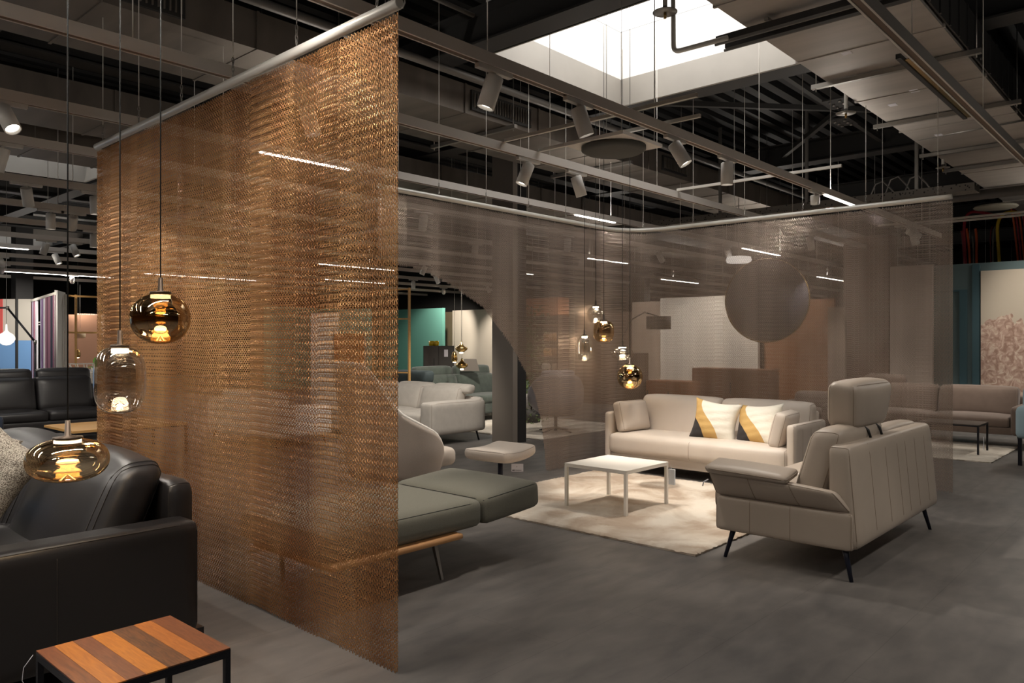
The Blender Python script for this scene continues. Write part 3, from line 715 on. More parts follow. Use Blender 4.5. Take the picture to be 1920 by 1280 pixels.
# throw pillows with abstract pattern
def pillow_material(name, flip=1, off=0):
    m = bpy.data.materials.new(name); m.use_nodes = True; nt = m.node_tree; b = nt.nodes['Principled BSDF']; b.inputs['Roughness'].default_value = .85
    tc = nt.nodes.new('ShaderNodeTexCoord'); sx = nt.nodes.new('ShaderNodeSeparateXYZ'); nt.links.new(tc.outputs['Object'], sx.inputs[0])
    # curved boundary: f = x*flip*a + z*b + wave
    s = nt.nodes.new('ShaderNodeMath'); s.operation = 'SINE'
    k = nt.nodes.new('ShaderNodeMath'); k.operation = 'MULTIPLY'; k.inputs[1].default_value = 13; nt.links.new(sx.outputs[2], k.inputs[0]); nt.links.new(k.outputs[0], s.inputs[0])
    w = nt.nodes.new('ShaderNodeMath'); w.operation = 'MULTIPLY_ADD'; w.inputs[1].default_value = .035; nt.links.new(s.outputs[0], w.inputs[0])
    a = nt.nodes.new('ShaderNodeMath'); a.operation = 'MULTIPLY_ADD'; a.inputs[1].default_value = .55; nt.links.new(sx.outputs[2], a.inputs[0])
    f = nt.nodes.new('ShaderNodeMath'); f.operation = 'MULTIPLY'; f.inputs[1].default_value = flip; nt.links.new(sx.outputs[0], f.inputs[0])
    nt.links.new(f.outputs[0], a.inputs[2]); nt.links.new(a.outputs[0], w.inputs[2])
    rp = nt.nodes.new('ShaderNodeValToRGB'); rp.color_ramp.interpolation = 'CONSTANT'
    mr = nt.nodes.new('ShaderNodeMapRange'); mr.inputs['From Min'].default_value = -.35; mr.inputs['From Max'].default_value = .35; nt.links.new(w.outputs[0], mr.inputs['Value'])
    nt.links.new(mr.outputs[0], rp.inputs[0]); e = rp.color_ramp.elements; e.new(.5)
    for q, (p, c) in zip(e, ((0, hexc(56, 52, 52)), (.2+off, hexc(206, 168, 104)), (.43+off, hexc(240, 234, 220)))): q.position = p; q.color = c
    nt.links.new(rp.outputs[0], b.inputs['Base Color'])
    n = nt.nodes.new('ShaderNodeTexNoise'); n.inputs['Scale'].default_value = 14; nt.links.new(tc.outputs['Object'], n.inputs['Vector'])
    bp = nt.nodes.new('ShaderNodeBump'); bp.inputs['Strength'].default_value = .35; bp.inputs['Distance'].default_value = .02
    nt.links.new(n.outputs['Fac'], bp.inputs['Height']); nt.links.new(bp.outputs[0], b.inputs['Normal']); return m
def pillow(name, label, loc, rot, m, hw=.23, hh=.21, th=.085, pinch=.035, group=None, flange=False, cat='cushion'):
    mb = MB(); n = 22; vs = []; fs = []
    for s in (1, -1):
        for i in range(n+1):
            for j in range(n+1):
                u, v = -1+2*i/n, -1+2*j/n
                ex = (1-pinch/hw*(1-v*v)*abs(u)); ez = (1-pinch/hh*(1-u*u)*abs(v))
                prof = max(0, (1-abs(u)**2.6)*(1-abs(v)**2.6))**.55
                wr = 1+.06*math.sin(9*u+3*v)*prof+.05*math.sin(17*v-4*u)
                vs.append((u*hw*ex, s*th*prof*wr, v*hh*ez))
        o = 0 if s == 1 else (n+1)**2
        for i in range(n):
            for j in range(n):
                q = [o+i*(n+1)+j, o+i*(n+1)+j+1, o+(i+1)*(n+1)+j+1, o+(i+1)*(n+1)+j]
                if s == 1: q.reverse()
                fs.append(q[::-1])
    mb.add(vs, fs)
    o = mb.build(name, m); o.location = loc; o.rotation_euler = rot
    bm = bmesh.new(); bm.from_mesh(o.data); bmesh.ops.remove_doubles(bm, verts=bm.verts, dist=1e-5); bmesh.ops.recalc_face_normals(bm, faces=bm.faces); bm.to_mesh(o.data); bm.free()
    return tag(o, label, cat, group)
pm1 = pillow_material('pillow_pattern', 1, 0); pm2 = pillow_material('pillow_pattern_b', 1, .04)
pillow('throw_pillow', 'white, ochre and black throw pillow propped in the middle of the cream sofa', (7.72, 4.0, .63), (math.radians(-16), math.radians(6), -PI/2+.12), pm1, .265, .235, .1, group='patterned throw pillows')
pillow('throw_pillow', 'white, ochre and black throw pillow tucked beside the right arm cushion of the cream sofa', (7.78, 3.53, .62), (math.radians(-18), math.radians(-4), -PI/2-.1), pm2, .265, .235, .1, group='patterned throw pillows')

# taupe two seat sofa seen from behind (faces +y)
def taupe_sofa():
    t = thing('sofa', 'taupe leather two seat sofa seen from behind with a raised headrest', 'sofa', (5.9, 2.1, 0), PI)
    # local: front=-y (world +y), back at +y (world -y); local +x = world -x (near arm is local +x)
    w, d = 1.92, .94; L = 'taupe_leather'; Sm = 'taupe_seam'
    MB().soft(w/2-.1, d/2-.08, .09, .03, mtx=T(0, -.03, .28)).build('base_frame', L, t)
    # outer back shell: nearly vertical rear, rounded top
    def shell(P):
        x, y, z = P; return (x, y-.10*max(0, -z)-(.05*max(0, z)), z)
    cushion('back_shell', L, t, w/2-.012, .1, .325, T(0, d/2-.1, .525), .055, (0, 0, 0), lambda P: (P[0], P[1]*(1-.3*(P[2]/.325+1)/2)+.03*(1-(P[2]/.325+1)/2), P[2]),
            (vline(-.72, 1), vline(-.45, 1), vline(-.2, 1), vline(.0, 1), vline(.28, 1), vline(.62, 1), ('loop', 0, 1), ('loop', 0, -1)), Sm, 12, .0028)
    # inner back cushions lean back
    for s in (-1, 1):
        hx = (w/2-.05)/2; z = .66 if s > 0 else .62; hz = .28 if s > 0 else .25
        cushion('back_cushion', L, t, hx-.004, .105, hz, T(s*hx, .2, z), .075, (0, .02, .01), lambda P: (P[0], P[1]+.30*P[2], P[2]), (('loop', 0, s), ('loop', 0, -s)), Sm, 10)
    for s in (-1, 1):
        hx = (w/2-.06)/2
        cushion('seat_cushion', L, t, hx-.003, .36, .08, T(s*hx, -.15, .40), .05, (0, .01, .02), None, (('loop', 0, s),), Sm)
    # arms: lower panel, flared hinged wing, cushion on top
    for s in (1, -1):
        cushion('arm_panel', L, t, .05, d/2-.01, .12, T(s*(w/2-.05), 0, .315), .025, (0, 0, 0), None, (('loop', 0, s), xline(-.45, s), xline(.15, s)), Sm, rad=.0025)
        def wing(P, s=s):
            x, y, z = P; k = (z+.085)/.17; y2 = y - (.03+.06*(max(0, y)/.46))*k
            return (x+s*(.09*k), y2, z + .03*(-y/.46)*k)
        cushion('arm_wing', L, t, .045, d/2-.01, .085, T(s*(w/2-.05), 0, .515), .035, (.01, 0, 0), wing, (('loop', 0, s), xline(-.35, s), xline(.3, s)), Sm, rad=.003)
        cushion('arm_pad', L, t, .105, .29, .028, T(s*(w/2+.0), -.2, .632) @ RY(math.radians(s*10)) @ RX(math.radians(-2)), .03, (0, 0, .012), None, (('loop', 2, .2),), Sm, rad=.004)
    # headrest with two black brackets
    h = cushion('headrest', L, t, .37, .1, .16, T(.27, .28, 1.068) @ RX(math.radians(-6)), .06, (0, .02, .015), lambda P: (P[0]*(1+.12*(P[2]/.145)), P[1], P[2]), (('loop', 1, .9), ('loop', 1, -.9)), Sm, 12)
    for x in (.16, .4): MB().tube([(x, .29, .955), (x, .34, .93), (x, .38, .90), (x, .395, .85)], .009, 8).build('bracket', 'rubber_black', h)
    for (x, y, dx, dy) in ((-.88, -.36, -.03, -.05), (.88, -.36, .03, -.05), (-.88, .39, -.03, .05), (.88, .39, .03, .05)):
        l = tapered_leg(t, x, y, dx, dy, .2, 'dark_blue_metal', .021, .012)
        MB().box(min(x, x)-.02, x+.02, min(y, y*.6), max(y, y*.6), .185, .2).build('mounting_plate', 'dark_blue_metal', l)
    MB().tube([(.98+.06, -.47, .55), (1.05, -.5, .53), (1.045, -.51, .5)], .004, 6).build('tag_string', 'paper', t)
    return t
taupe_sofa()

# white coffee table
def frame_table(name, label, x0, x1, y0, y1, z, top_m, leg_m, th=.022, leg=.03, cat='coffee table', inset=0, tag_=None):
    cx, cy = (x0+x1)/2, (y0+y1)/2; t = thing(name, label, cat, (cx, cy, 0)); hx, hy = (x1-x0)/2, (y1-y0)/2
    MB().box(-hx, hx, -hy, hy, z-th, z).build('tabletop', top_m, t, bevel=.0015)
    a = MB(); q = leg
    a.box(-hx, hx, -hy, -hy+q, z-th-q*.7, z-th-.0005); a.box(-hx, hx, hy-q, hy, z-th-q*.7, z-th-.0005); a.box(-hx, -hx+q, -hy+q, hy-q, z-th-q*.7, z-th-.0005); a.box(hx-q, hx, -hy+q, hy-q, z-th-q*.7, z-th-.0005)
    a.build('apron_frame', leg_m, t)
    for sx in (-1, 1):
        for sy in (-1, 1):
            X0, Y0 = (hx-q if sx > 0 else -hx), (hy-q if sy > 0 else -hy)
            MB().box(X0, X0+q, Y0, Y0+q, 0, z-th-q*.7-.0005).build('leg', leg_m, t)
    return t
RUG = .028
ct = frame_table('coffee_table', 'square white metal coffee table standing on the cream rug', 5.47, 6.15, 3.65, 4.31, .385, 'white_metal', 'white_metal', .013, .026)
for ch in ct.children: pass
pt = thing('price_tag', 'clear plastic price tag hanging at the far leg of the white coffee table', 'price tag', (6.17, 3.63, .2))
MB().box(0, .02, -.03, .03, 0, .14).build('tag_sleeve', 'clear_plastic', pt); MB().tube([(.01, 0, .14), (.005, .01, .165), (0, .01, .18)], .0015, 5).build('string', 'paper', pt)
ct.location.z = RUG-.004
# rugs
def rug(label, x0, x1, y0, y1, h, cols, scale, seed):
    bm = bmesh.new(); n1, n2 = int((x1-x0)/.02), int((y1-y0)/.02)
    rnd = random.Random(seed); mb = MB(); vs = []; fs = []
    for i in range(n1+1):
        for j in range(n2+1):
            e = (i in (0, n1) or j in (0, n2)); x = (i/n1-.5)*(x1-x0); y = (j/n2-.5)*(y1-y0)
            ox, oy = (rnd.uniform(-.008, .008), rnd.uniform(-.008, .008))
            vs.append((x+ox, y+oy, (h*.5 if e else h)+rnd.uniform(-.004, .004)))
    for i in range(n1):
        for j in range(n2): a = i*(n2+1)+j; fs.append((a, a+n2+1, a+n2+2, a+1))
    mb.add(vs, fs); hx, hy = (x1-x0)/2-.004, (y1-y0)/2-.004
    mb.box(-hx, hx, -hy, hy, 0, h*.5)
    m = ramp_mat('rug_'+str(seed), cols, 'noise', scale, .95, distort=1.2, detail=3)
    return one(mb, 'rug', m, label, 'rug', ((x0+x1)/2, (y0+y1)/2, 0.0), 0)
rug('cream shaggy rug with pale beige swirls under the white coffee table', 4.85, 7.35, 2.66, 5.25, RUG, [(.38, hexc(166, 148, 130)), (.48, hexc(188, 174, 158)), (.6, hexc(206, 196, 182))], 1.5, 11)

# olive grey daybed on an oak frame
def daybed():
    t = thing('daybed', 'olive grey upholstered daybed on an oak frame with metal legs', 'daybed', (0, 0, 0))
    MB().soft(.5, .42, .022, .02, mtx=T(2.94, 3.94, .263), n=10).build('oak_frame', 'oak', t)
    Sm = 'dark_line'
    cushion('mattress', 'olive_fabric', t, .62, .455, .09, T(3.02, 4.0, .375), .05, (0, .01, .02), lambda P: (P[0], P[1], P[2]), (('loop', 2, .9),), Sm, 12)
    cushion('end_cushion', 'olive_fabric', t, .29, .46, .095, T(3.93, 4.0, .40) @ RY(math.radians(-4)), .05, (0, .01, .022), None, (('loop', 2, .9),), Sm, 12)
    for (x, y) in ((3.27, 3.62), (3.27, 4.3), (2.6, 3.62), (2.6, 4.3)):
        s = 1 if x > 2.5 else -1; q = -1 if y < 4 else 1
        l = MB().tube([(x, y, .24), (x+s*.04, y+q*.03, .0)], [.02, .012], 4, flat=True).build('leg', 'steel', t)
        MB().box(min(x, x-s*.22), max(x, x-s*.22), y-.012, y+.012, .222, .24).build('leg_bracket', 'steel', l)
daybed()

# winged swivel armchair and its footstool
def shell_chair(label, name, loc, rz, m_out, m_in, rim_m, hback=1.3, harm=.60, z0=.27, rw=.43, col_m='dark_blue_metal', star=False, wing=1.0, group=None):
    base_r = .88 if wing else .55
    t = thing(name, label, 'armchair', loc, rz, group)      # local: front = +x
    nf, nz = 36, 12; A = math.radians(128)
    prof_a = [0, 30, 42, 52, 65, 85, 105, 120, 128]; prof_h = [1, .985, .84, .66, .55, .46, .38, .27, .18] if wing else [1, .97, .93, .86, .74, .6, .52, .45, .38]
    def h(ph): return z0 + (hback-z0)*float(np.interp(math.degrees(abs(ph)), prof_a, prof_h))
    def pt(ph, s, inset=0):
        H_ = h(ph); z = z0+(H_-z0)*s; zz = z-z0
        r = (rw-inset)*(base_r+(1-base_r)*math.sin(min(1, zz/.26)*PI/2)) if zz < .26 else (rw-inset)
        lean = .16*max(0, z-.5)*math.cos(ph)
        sx = 1.02; x = -math.cos(ph)*r*sx - lean; y = math.sin(ph)*r
        return (x, y, z)
    mb = MB(); vs = []; fs = []
    for ins in (0, .05):
        for i in range(nf+1):
            for j in range(nz+1): vs.append(pt(-A+2*A*i/nf, j/nz, ins))
    o2 = (nf+1)*(nz+1)
    for i in range(nf):
        for j in range(nz):
            a = i*(nz+1)+j; q = (a, a+nz+1, a+nz+2, a+1); fs.append(q); fs.append(tuple(o2+k for k in q[::-1]))
    for i in range(nf):
        a = i*(nz+1)+nz; fs.append((a, a+nz+1, o2+a+nz+1, o2+a)); a = i*(nz+1); fs.append((a+nz+1, a, o2+a, o2+a+nz+1))
    for i in (0, nf):
        for j in range(nz): a = i*(nz+1)+j; fs.append((a, a+1, o2+a+1, o2+a))
    mb.add(vs, fs)
    sh = mb.build('shell', m_out, t)
    rim = [pt(-A+2*A*i/nf, 1, .025) for i in range(nf+1)]
    side = [pt(A, 1-j/nz, .025) for j in range(1, nz+1)]; side2 = [pt(-A, j/nz, .025) for j in range(nz)]
    MB().tube(side2+rim+side, .022, 8).build('rim_padding', rim_m, t)
    MB().soft(.33, .33, .08, .06, (0, 0, .02), mtx=T(.1, 0, z0+.14)).build('seat_cushion', m_in, t)
    MB().soft(.07, .27, .3, .06, (.03, 0, 0), fn=lambda P: (P[0]-.22*P[2], P[1], P[2]), mtx=T(-.25, 0, .74)).build('back_cushion', m_in, t)
    MB().lathe([(.001, z0-.02), (.3, z0-.01), (.34, z0+.01), (.001, z0+.02)], 28).build('underframe', 'dark_blue_metal', t)
    MB().cyl((0, 0, .03), (0, 0, z0-.01), .028, 16).build('pedestal', col_m, t)
    if star:
        for k in range(4):
            a = PI/4+k*PI/2; MB().tube([(0, 0, .09), (.3*math.cos(a), .3*math.sin(a), .03), (.36*math.cos(a), .36*math.sin(a), .012)], [.016, .013, .012], 8).build('star_leg', col_m, t)
    else: MB().lathe([(.001, 0), (.24, 0), (.24, .008), (.03, .03), (.001, .03)], 36).build('base_plate', col_m, t)
    return t
ac = shell_chair('beige fabric wing armchair with pale rim, half hidden by the bronze curtain', 'armchair', (4.27, 5.22, 0), math.radians(-2), 'beige_fabric_dark', 'beige_fabric', 'white_fabric', 1.32, .6, .36)
ot = thing('footstool', 'beige fabric footstool on a dark pedestal in front of the wing armchair', 'footstool', (5.62, 5.24, 0), math.radians(4))
cushion('stool_cushion', 'beige_fabric', ot, .265, .265, .057, T(0, 0, .385) @ RY(math.radians(-3)), .05, (0, 0, .012), lambda P: (P[0], P[1], P[2]+.03*(P[0]/.27)**2), (('loop', 2, .85),), 'beige_fabric_dark', 10, .004)
MB().cyl((0, 0, .03), (0, 0, .315), .026, 16).build('pedestal', 'dark_blue_metal', ot); MB().lathe([(.001, 0), (.2, 0), (.2, .008), (.03, .03), (.001, .03)], 32).build('base_plate', 'dark_blue_metal', ot)
q = sight(970, 877, 7.5)
pt = thing('price_card', 'white price card hanging under the beige footstool', 'price tag', (q.x, q.y, q.z), math.radians(-48))
MB().box(-.058, .058, -.001, .001, -.035, .04).build('card', 'paper', pt)
b = MB(); b.box(-.05, -.025, -.0022, -.0011, -.026, -.018); b.box(-.02, .04, -.0022, -.0011, -.024, -.02); b.box(-.01, .0, -.0022, -.0011, .01, .014); b.build('print', 'print_black', pt)

# ================================================================== NEAR LEFT
def black_sofa():
    t = thing('sofa', 'black leather sofa with thick back cushions against the bronze curtain', 'sofa', (0, 0, 0))
    L = 'black_leather'; Sm = 'black_seam'
    # faces -x; near arm towards the camera at y 3.57..3.77
    cushion('arm', L, t, .62, .1, .27, T(1.12, 3.68, .38), .045, (0, .0, .0), lambda P: (P[0], P[1], P[2]), (('loop', 1, -1), vline(.0, -1)), Sm, 14, .0028)
    cushion('arm', L, t, .62, .1, .27, T(1.13, 6.12, .38), .045, (0, 0, 0), None, (('loop', 1, 1),), Sm)
    cushion('back_frame', L, t, .075, 1.13, .335, T(1.735, 4.9, .48), .06, (0, 0, 0), None, (('loop', 1, -1),), Sm, 12, .0028)
    MB().soft(.6, 1.12, .1, .03, mtx=T(1.12, 4.9, .23)).build('base_frame', L, t)
    for y in (4.36, 5.48): cushion('seat_cushion', L, t, .46, .555, .09, T(.96, y-.02, .40), .06, (.01, 0, .02), None, (('loop', 1, -1), ('loop', 1, 1)), Sm)
    lean = lambda P: (P[0]+.42*P[2], P[1], P[2]-.02*(P[1]/.5)**2)
    for k, y in enumerate((4.38, 5.5)):
        cushion('back_cushion', L, t, .12, .56, .27, T(1.47, y-.02, .66), .09, (.05, 0, .02), lean, (('loop', 1, -.93), ('loop', 1, -.87), ('loop', 1, .93)), Sm, 14, .0025)
    for (x, y) in ((1.75, 3.66), (.6, 3.66), (1.75, 6.1), (.6, 6.1)): MB().box(x-.03, x+.03, y-.03, y+.03, 0, .115).build('leg', 'steel_dark' if 'steel_dark' in M else mat('steel_dark', hexc(60, 60, 66), .3, metal=.8), t)
black_sofa()
knit = ramp_mat('cream_knit', [(.42, hexc(96, 86, 76)), (.56, hexc(190, 182, 168))], 'noise', 200, .95, bump=.6, detail=2)
pq = sight(-12, 885, 3.95)
pillow('knit_pillow', 'nubbly cream and grey knit pillow on the near black sofa', (pq.x, pq.y, pq.z), (math.radians(-22), math.radians(28), math.radians(-62)), knit, .21, .21, .08, .03, group='knit pillows on the near sofa')
pq = sight(-35, 862, 4.5)
pillow('knit_pillow', 'cream and grey knit pillow behind the front knit pillow', (pq.x, pq.y, pq.z), (math.radians(-18), math.radians(20), math.radians(-70)), knit, .21, .21, .07, .03, group='knit pillows on the near sofa')
# walnut side table
def walnut_table():
    x0, x1, y0, y1, z = .82, 1.255, 2.375, 2.82, .5
    t = thing('side_table', 'small side table with a striped walnut top and black frame', 'side table', ((x0+x1)/2, (y0+y1)/2, 0)); hx, hy = (x1-x0)/2, (y1-y0)/2
    tones = [((134, 76, 42), (104, 56, 34)), ((190, 116, 46), (168, 98, 38)), ((130, 78, 50), (108, 62, 42)), ((192, 118, 44), (172, 102, 38)), ((118, 76, 46), (80, 50, 36)), ((176, 106, 48), (156, 90, 40)), ((126, 74, 44), (104, 58, 36))]
    edges = [0, .12, .25, .38, .53, .7, .84, 1]
    top = MB().box(-hx, hx, -hy, hy, z-.012, z-.004).build('tabletop', 'black_metal', t)
    for k in range(7):
        a, b_ = -hx+2*hx*edges[k], -hx+2*hx*edges[k+1]
        m = ramp_mat('walnut_stave_%d' % k, [(.35, hexc(*tones[k][1])), (.65, hexc(*tones[k][0]))], 'noise', 5+k, .38, coord=(14, 1.6, 1), distort=.8, detail=6, loc=(k*3, k, 0))
        MB().box(a+.0004, b_-.0004, -hy+.001, hy-.001, z-.0038, z).build('stave', m, top)
    f = MB(); q = .014
    f.box(-hx, hx, -hy, -hy+q, z-.03, z-.0125); f.box(-hx, hx, hy-q, hy, z-.03, z-.0125); f.box(-hx, -hx+q, -hy+q, hy-q, z-.03, z-.0125); f.box(hx-q, hx, -hy+q, hy-q, z-.03, z-.0125)
    f.build('apron_frame', 'black_metal', t)
    for sx in (-1, 1):
        for sy in (-1, 1):
            X0, Y0 = (hx-.018 if sx > 0 else -hx), (hy-.018 if sy > 0 else -hy); MB().box(X0, X0+.018, Y0, Y0+.018, .0, z-.0305).build('leg', 'black_metal', t)
    return t
walnut_table()
pt = thing('price_tag', 'plastic price tag on a white string at the corner of the walnut side table', 'price tag', (.795, 2.83, .42))
MB().tube([(.02, 0, .065), (-.006, .004, .03), (-.01, .004, -.01), (-.002, 0, -.03)], .0012, 5).build('string', 'paper', pt)
MB().box(-.06, .0, -.002, .002, -.06, -.03).build('tag_card', 'clear_plastic', pt)

# pendants -----------------------------------------------------------
def superell(R, H, n, top=.3, N=26):
    pr = []
    for i in range(N+1):
        a = -PI/2+PI*i/N; c, s = math.cos(a), math.sin(a)
        pr.append((max(.001, R*abs(c)**(2/n)), H*math.copysign(abs(s)**(2/n), s)))
    rt = R*top
    pr = [p for p in pr if not (p[1] > 0 and p[0] < rt)]+[(rt, pr[-1][1] if pr[-1][0] > rt else H)]
    return pr
gold_glass = lambda nm, half, top=.85, bot=.08, tint=(.93, .84, .70, 1): glassmat(nm, tint, (.80, .62, .38, 1), top, bot, half)
clear_glass = lambda nm, half: glassmat(nm, (.95, .94, .92, 1), (1, .97, .92, 1), .5, .2, half)
def pendant(px, py, D, R, H, n, kind, label, i, cord=.003, soft=.3, group='glass pendant lamps', ztop=4.98):
    p = sight(px, py, D); t = thing('pendant_lamp', label, 'pendant lamp', p, 0, group)
    g = {'gold': lambda: gold_glass('glass_%d' % i, H), 'clear': lambda: clear_glass('glass_%d' % i, H), 'amber': lambda: gold_glass('glass_%d' % i, H, .82, .5, (.55, .42, .24, 1))}[kind]()
    sh = MB().lathe(superell(R, H, n, .34), 48).build('glass_shade', g, t)
    MB().lathe([(.001, H*.99), (R*.36, H*.985), (R*.36, H+.006), (.012, H+.012), (.009, H+.07), (.001, H+.07)], 28).build('cap', mat('cap_bronze', hexc(70, 58, 48), .4, metal=.7), t)
    MB().lathe([(.001, H*.80), (R*.33, H*.80), (R*.33, H*.93), (.001, H*.93)], 28).build('led_disc', 'warm_led', t)
    MB().lathe([(.001, H*.935), (R*.3, H*.935), (R*.3, H*.985), (.001, H*.985)], 24).build('led_holder', 'steel', t)
    # the pressed cone in the glass bottom
    MB().lathe([(R*.3, -H*.93), (R*.16, -H*.86), (.002, -H*.66)], 24).build('glass_cone', glassmat('cone_%d' % i, (.97, .96, .94, 1), (1, .97, .92, 1), .1, .1, H), t)
    MB().cyl((0, 0, H+.07), (0, 0, roof_z(p.y)-p.z), cord, 8).build('cord', 'rubber_black', t)
    l = bpy.data.lights.new('pendant_light', 'POINT'); l.energy = 2.2; l.color = (1, .8, .56); l.shadow_soft_size = R*.3
    lo = bpy.data.objects.new('pendant_light', l); COL.objects.link(lo); lo.parent = t; lo.location = (0, 0, H*.68)
    return t
pendant(301, 597, 3.45, .125, .113, 2.15, 'amber', 'gold mirrored ball pendant hanging highest before the bronze curtain', 1)
pendant(225, 712, 3.35, .105, .145, 2.9, 'clear', 'tall clear glass pendant beside the gold ball, before the bronze curtain', 2)
pendant(127, 862, 3.0, .146, .084, 2.3, 'gold', 'flat gold and clear glass pendant hanging lowest over the black sofa', 3)
pendant(1117, 590, 9.4, .108, .108, 2.2, 'clear', 'clear ball pendant, topmost of the five before the taupe curtain', 4)
pendant(1132, 621, 8.5, .112, .118, 2.9, 'gold', 'smoky gold barrel pendant just under the clear ball', 5)
pendant(1096, 653, 9.2, .096, .155, 3.0, 'clear', 'tall clear pendant at the left of the five', 6)
pendant(1167, 663, 9.2, .133, .085, 2.3, 'clear', 'flat clear pendant above the gold ball over the cream sofa end', 7)
pendant(1181, 706, 7.8, .126, .126, 2.1, 'amber', 'bright gold ball pendant, lowest of the five', 8)

# ================================================================== FURNITURE FURTHER BACK
def block_sofa(label, loc, rz, w, d, m, sm, seat_h=.42, back_h=.82, arm_h=.6, arm_w=.2, n=2, heads=(), leg_m='black_metal', arms=(1, 1), head_m=None, headroll=None, z0=.14, lean=.28, bt=.11):
    t = thing('sofa', label, 'sofa', loc, rz)
    MB().soft(w/2-.02, d/2-.03, (seat_h-.12-z0)/2, .03, mtx=T(0, 0, z0+(seat_h-.12-z0)/2)).build('base_frame', m, t)
    for s in (-1, 1):
        if arms[(s+1)//2]: cushion('arm', m, t, arm_w/2, d/2, (arm_h-z0)/2, T(s*(w/2-arm_w/2), 0, z0+(arm_h-z0)/2), .05, (0, 0, .01), None, (('loop', 0, s),), sm)
    MB().soft(w/2-.03, .08, (back_h-.1-z0)/2, .05, mtx=T(0, d/2-.08, z0+(back_h-.1-z0)/2)).build('back_frame', m, t)
    iw = (w-arm_w*(arms[0]+arms[1]))/n; x0 = -w/2+arm_w*arms[0]
    for k in range(n):
        x = x0+iw*(k+.5); hz = (back_h-seat_h+.06)/2
        cushion('seat_cushion', m, t, iw/2-.004, d/2-.1, .075, T(x, -.08, seat_h-.06), .05, (0, .01, .025), None, (('loop', 0, 1),), sm)
        cushion('back_cushion', m, t, iw/2-.006, bt, hz, T(x, d/2-.27, seat_h+hz-.02), .07, (0, .03, .01), lambda P: (P[0], P[1]+lean*P[2], P[2]), (('loop', 0, 1),), sm)
    for (hx, hw, hz0, hh) in heads:
        cushion('headrest', head_m or m, t, hw/2, .09, hh/2, T(hx, d/2-.16, hz0+hh/2), .06, (0, .02, .01), lambda P: (P[0], P[1]+.2*P[2], P[2]), (), sm)
    for sx in (-1, 1):
        for sy in (-1, 1): tapered_leg(t, sx*(w/2-.12), sy*(d/2-.1), sx*.03, sy*.03, z0+.01, leg_m, .018, .012)
    return t
# light grey corner sofa, facing -x, near arm on its +x local side
ls = block_sofa('light grey fabric sofa with rolled headrests left of the grey column', (7.92, 9.75, 0), -PI/2, 3.1, 1.12, 'light_grey_fabric', 'cream_seam', .43, .76, .62, .26, 3, ((1.0, .82, .70, .14), (.12, .8, .70, .14), (-.85, .9, .70, .14)), z0=.15)
gs = block_sofa('dark green velvet sofa with tall folded headrests behind the light grey sofa', (10.5, 10.75, 0), 0, 2.7, 1.05, 'green_velvet', 'dark_line', .45, .82, .72, .3, 2, ((-.5, .95, .82, .2), (.55, .95, .82, .2)), z0=.12, bt=.13)
MB().soft(.13, .47, .12, .08, fn=lambda P: (P[0]+.15*P[2], P[1], P[2]), mtx=T(-1.3, 0, .86)).build('arm_pad', mat('deep_green_velvet', hexc(52, 64, 66), .75, bump=.4, bscale=30, var=.2, vscale=9), gs)
bsf = block_sofa('tall backed black leather recliner sofa behind the light oak table', (3.45, 13.1, 0), 0, 2.9, .98, 'black_leather', 'black_seam', .46, .92, .62, .24, 3, ((-.85, .78, .86, .22), (0, .78, .86, .22), (.83, .78, .86, .22)), bt=.13)
nv = block_sofa('navy blue leather sofa, its padded arm cut by the left frame edge', (2.15, 10.95, 0), PI/2, 1.7, .95, 'navy_leather', 'black_seam', .42, .72, .66, .3, 2)
brs = block_sofa('long brown fabric sofa behind the taupe curtain below the picture panel', (13.0, 3.1, 0), -PI/2, 2.5, 1.0, 'brown_fabric', 'taupe_seam', .43, .80, .60, .2, 2, ((-.8, .62, .80, .17),), z0=.2, bt=.12)
bs2 = block_sofa('low brown sofa end glimpsed through the taupe curtain beside the headrest', (12.9, 4.95, 0), -PI/2, .9, .8, 'brown_fabric', 'taupe_seam', .38, .62, .5, .14, 1)
gc = shell_chair('grey fabric swivel lounge chair on a star base behind the taupe curtain', 'lounge_chair', (9.92, 8.0, 0), math.radians(45), 'grey_fabric', 'grey_fabric', 'grey_fabric', .98, .62, .3, .46, 'dark_blue_metal', True, wing=0)
wp = sight(976, 752, 12.6)
pillow('throw_pillow', 'small pale gold pillow in the grey chair beside the dark column', (wp.x, wp.y, wp.z), (0, 0, -.5), 'light_grey_fabric', .17, .14, .06)
# light oak table, left
frame_table('coffee_table', 'light oak coffee table in front of the black recliner sofa', 3.35, 4.75, 10.15, 11.2, .42, 'light_oak', 'black_metal', .03, .03)
# black side table on the white rug, right
frame_table('side_table', 'slim black metal table on the white rug before the brown sofa', 11.5, 12.08, 2.23, 2.95, .415, mat('dark_top', hexc(86, 78, 72), .35), 'black_metal', .012, .022)
pt = thing('price_tag', 'white price tag standing at the leg of the slim black table', 'price tag', (11.56, 2.19, .17)); MB().box(0, .04, 0, .002, -.08, .09).build('card', 'paper', pt)
rug('off white rug under the slim black table and the brown sofa', 11.0, 12.9, 2.0, 4.6, .025, [(.35, hexc(186, 176, 162)), (.65, hexc(214, 206, 194))], 2, 5)
rug('pale rug beneath the grey swivel chair', 9.0, 11.6, 7.55, 9.6, .02, [(.35, hexc(196, 186, 172)), (.65, hexc(216, 208, 196))], 2, 6)
rug('white rug glimpsed between the light grey sofa and the column', 8.9, 10.9, 9.62, 10.1, .02, [(.35, hexc(206, 198, 184)), (.65, hexc(220, 212, 200))], 2, 8)
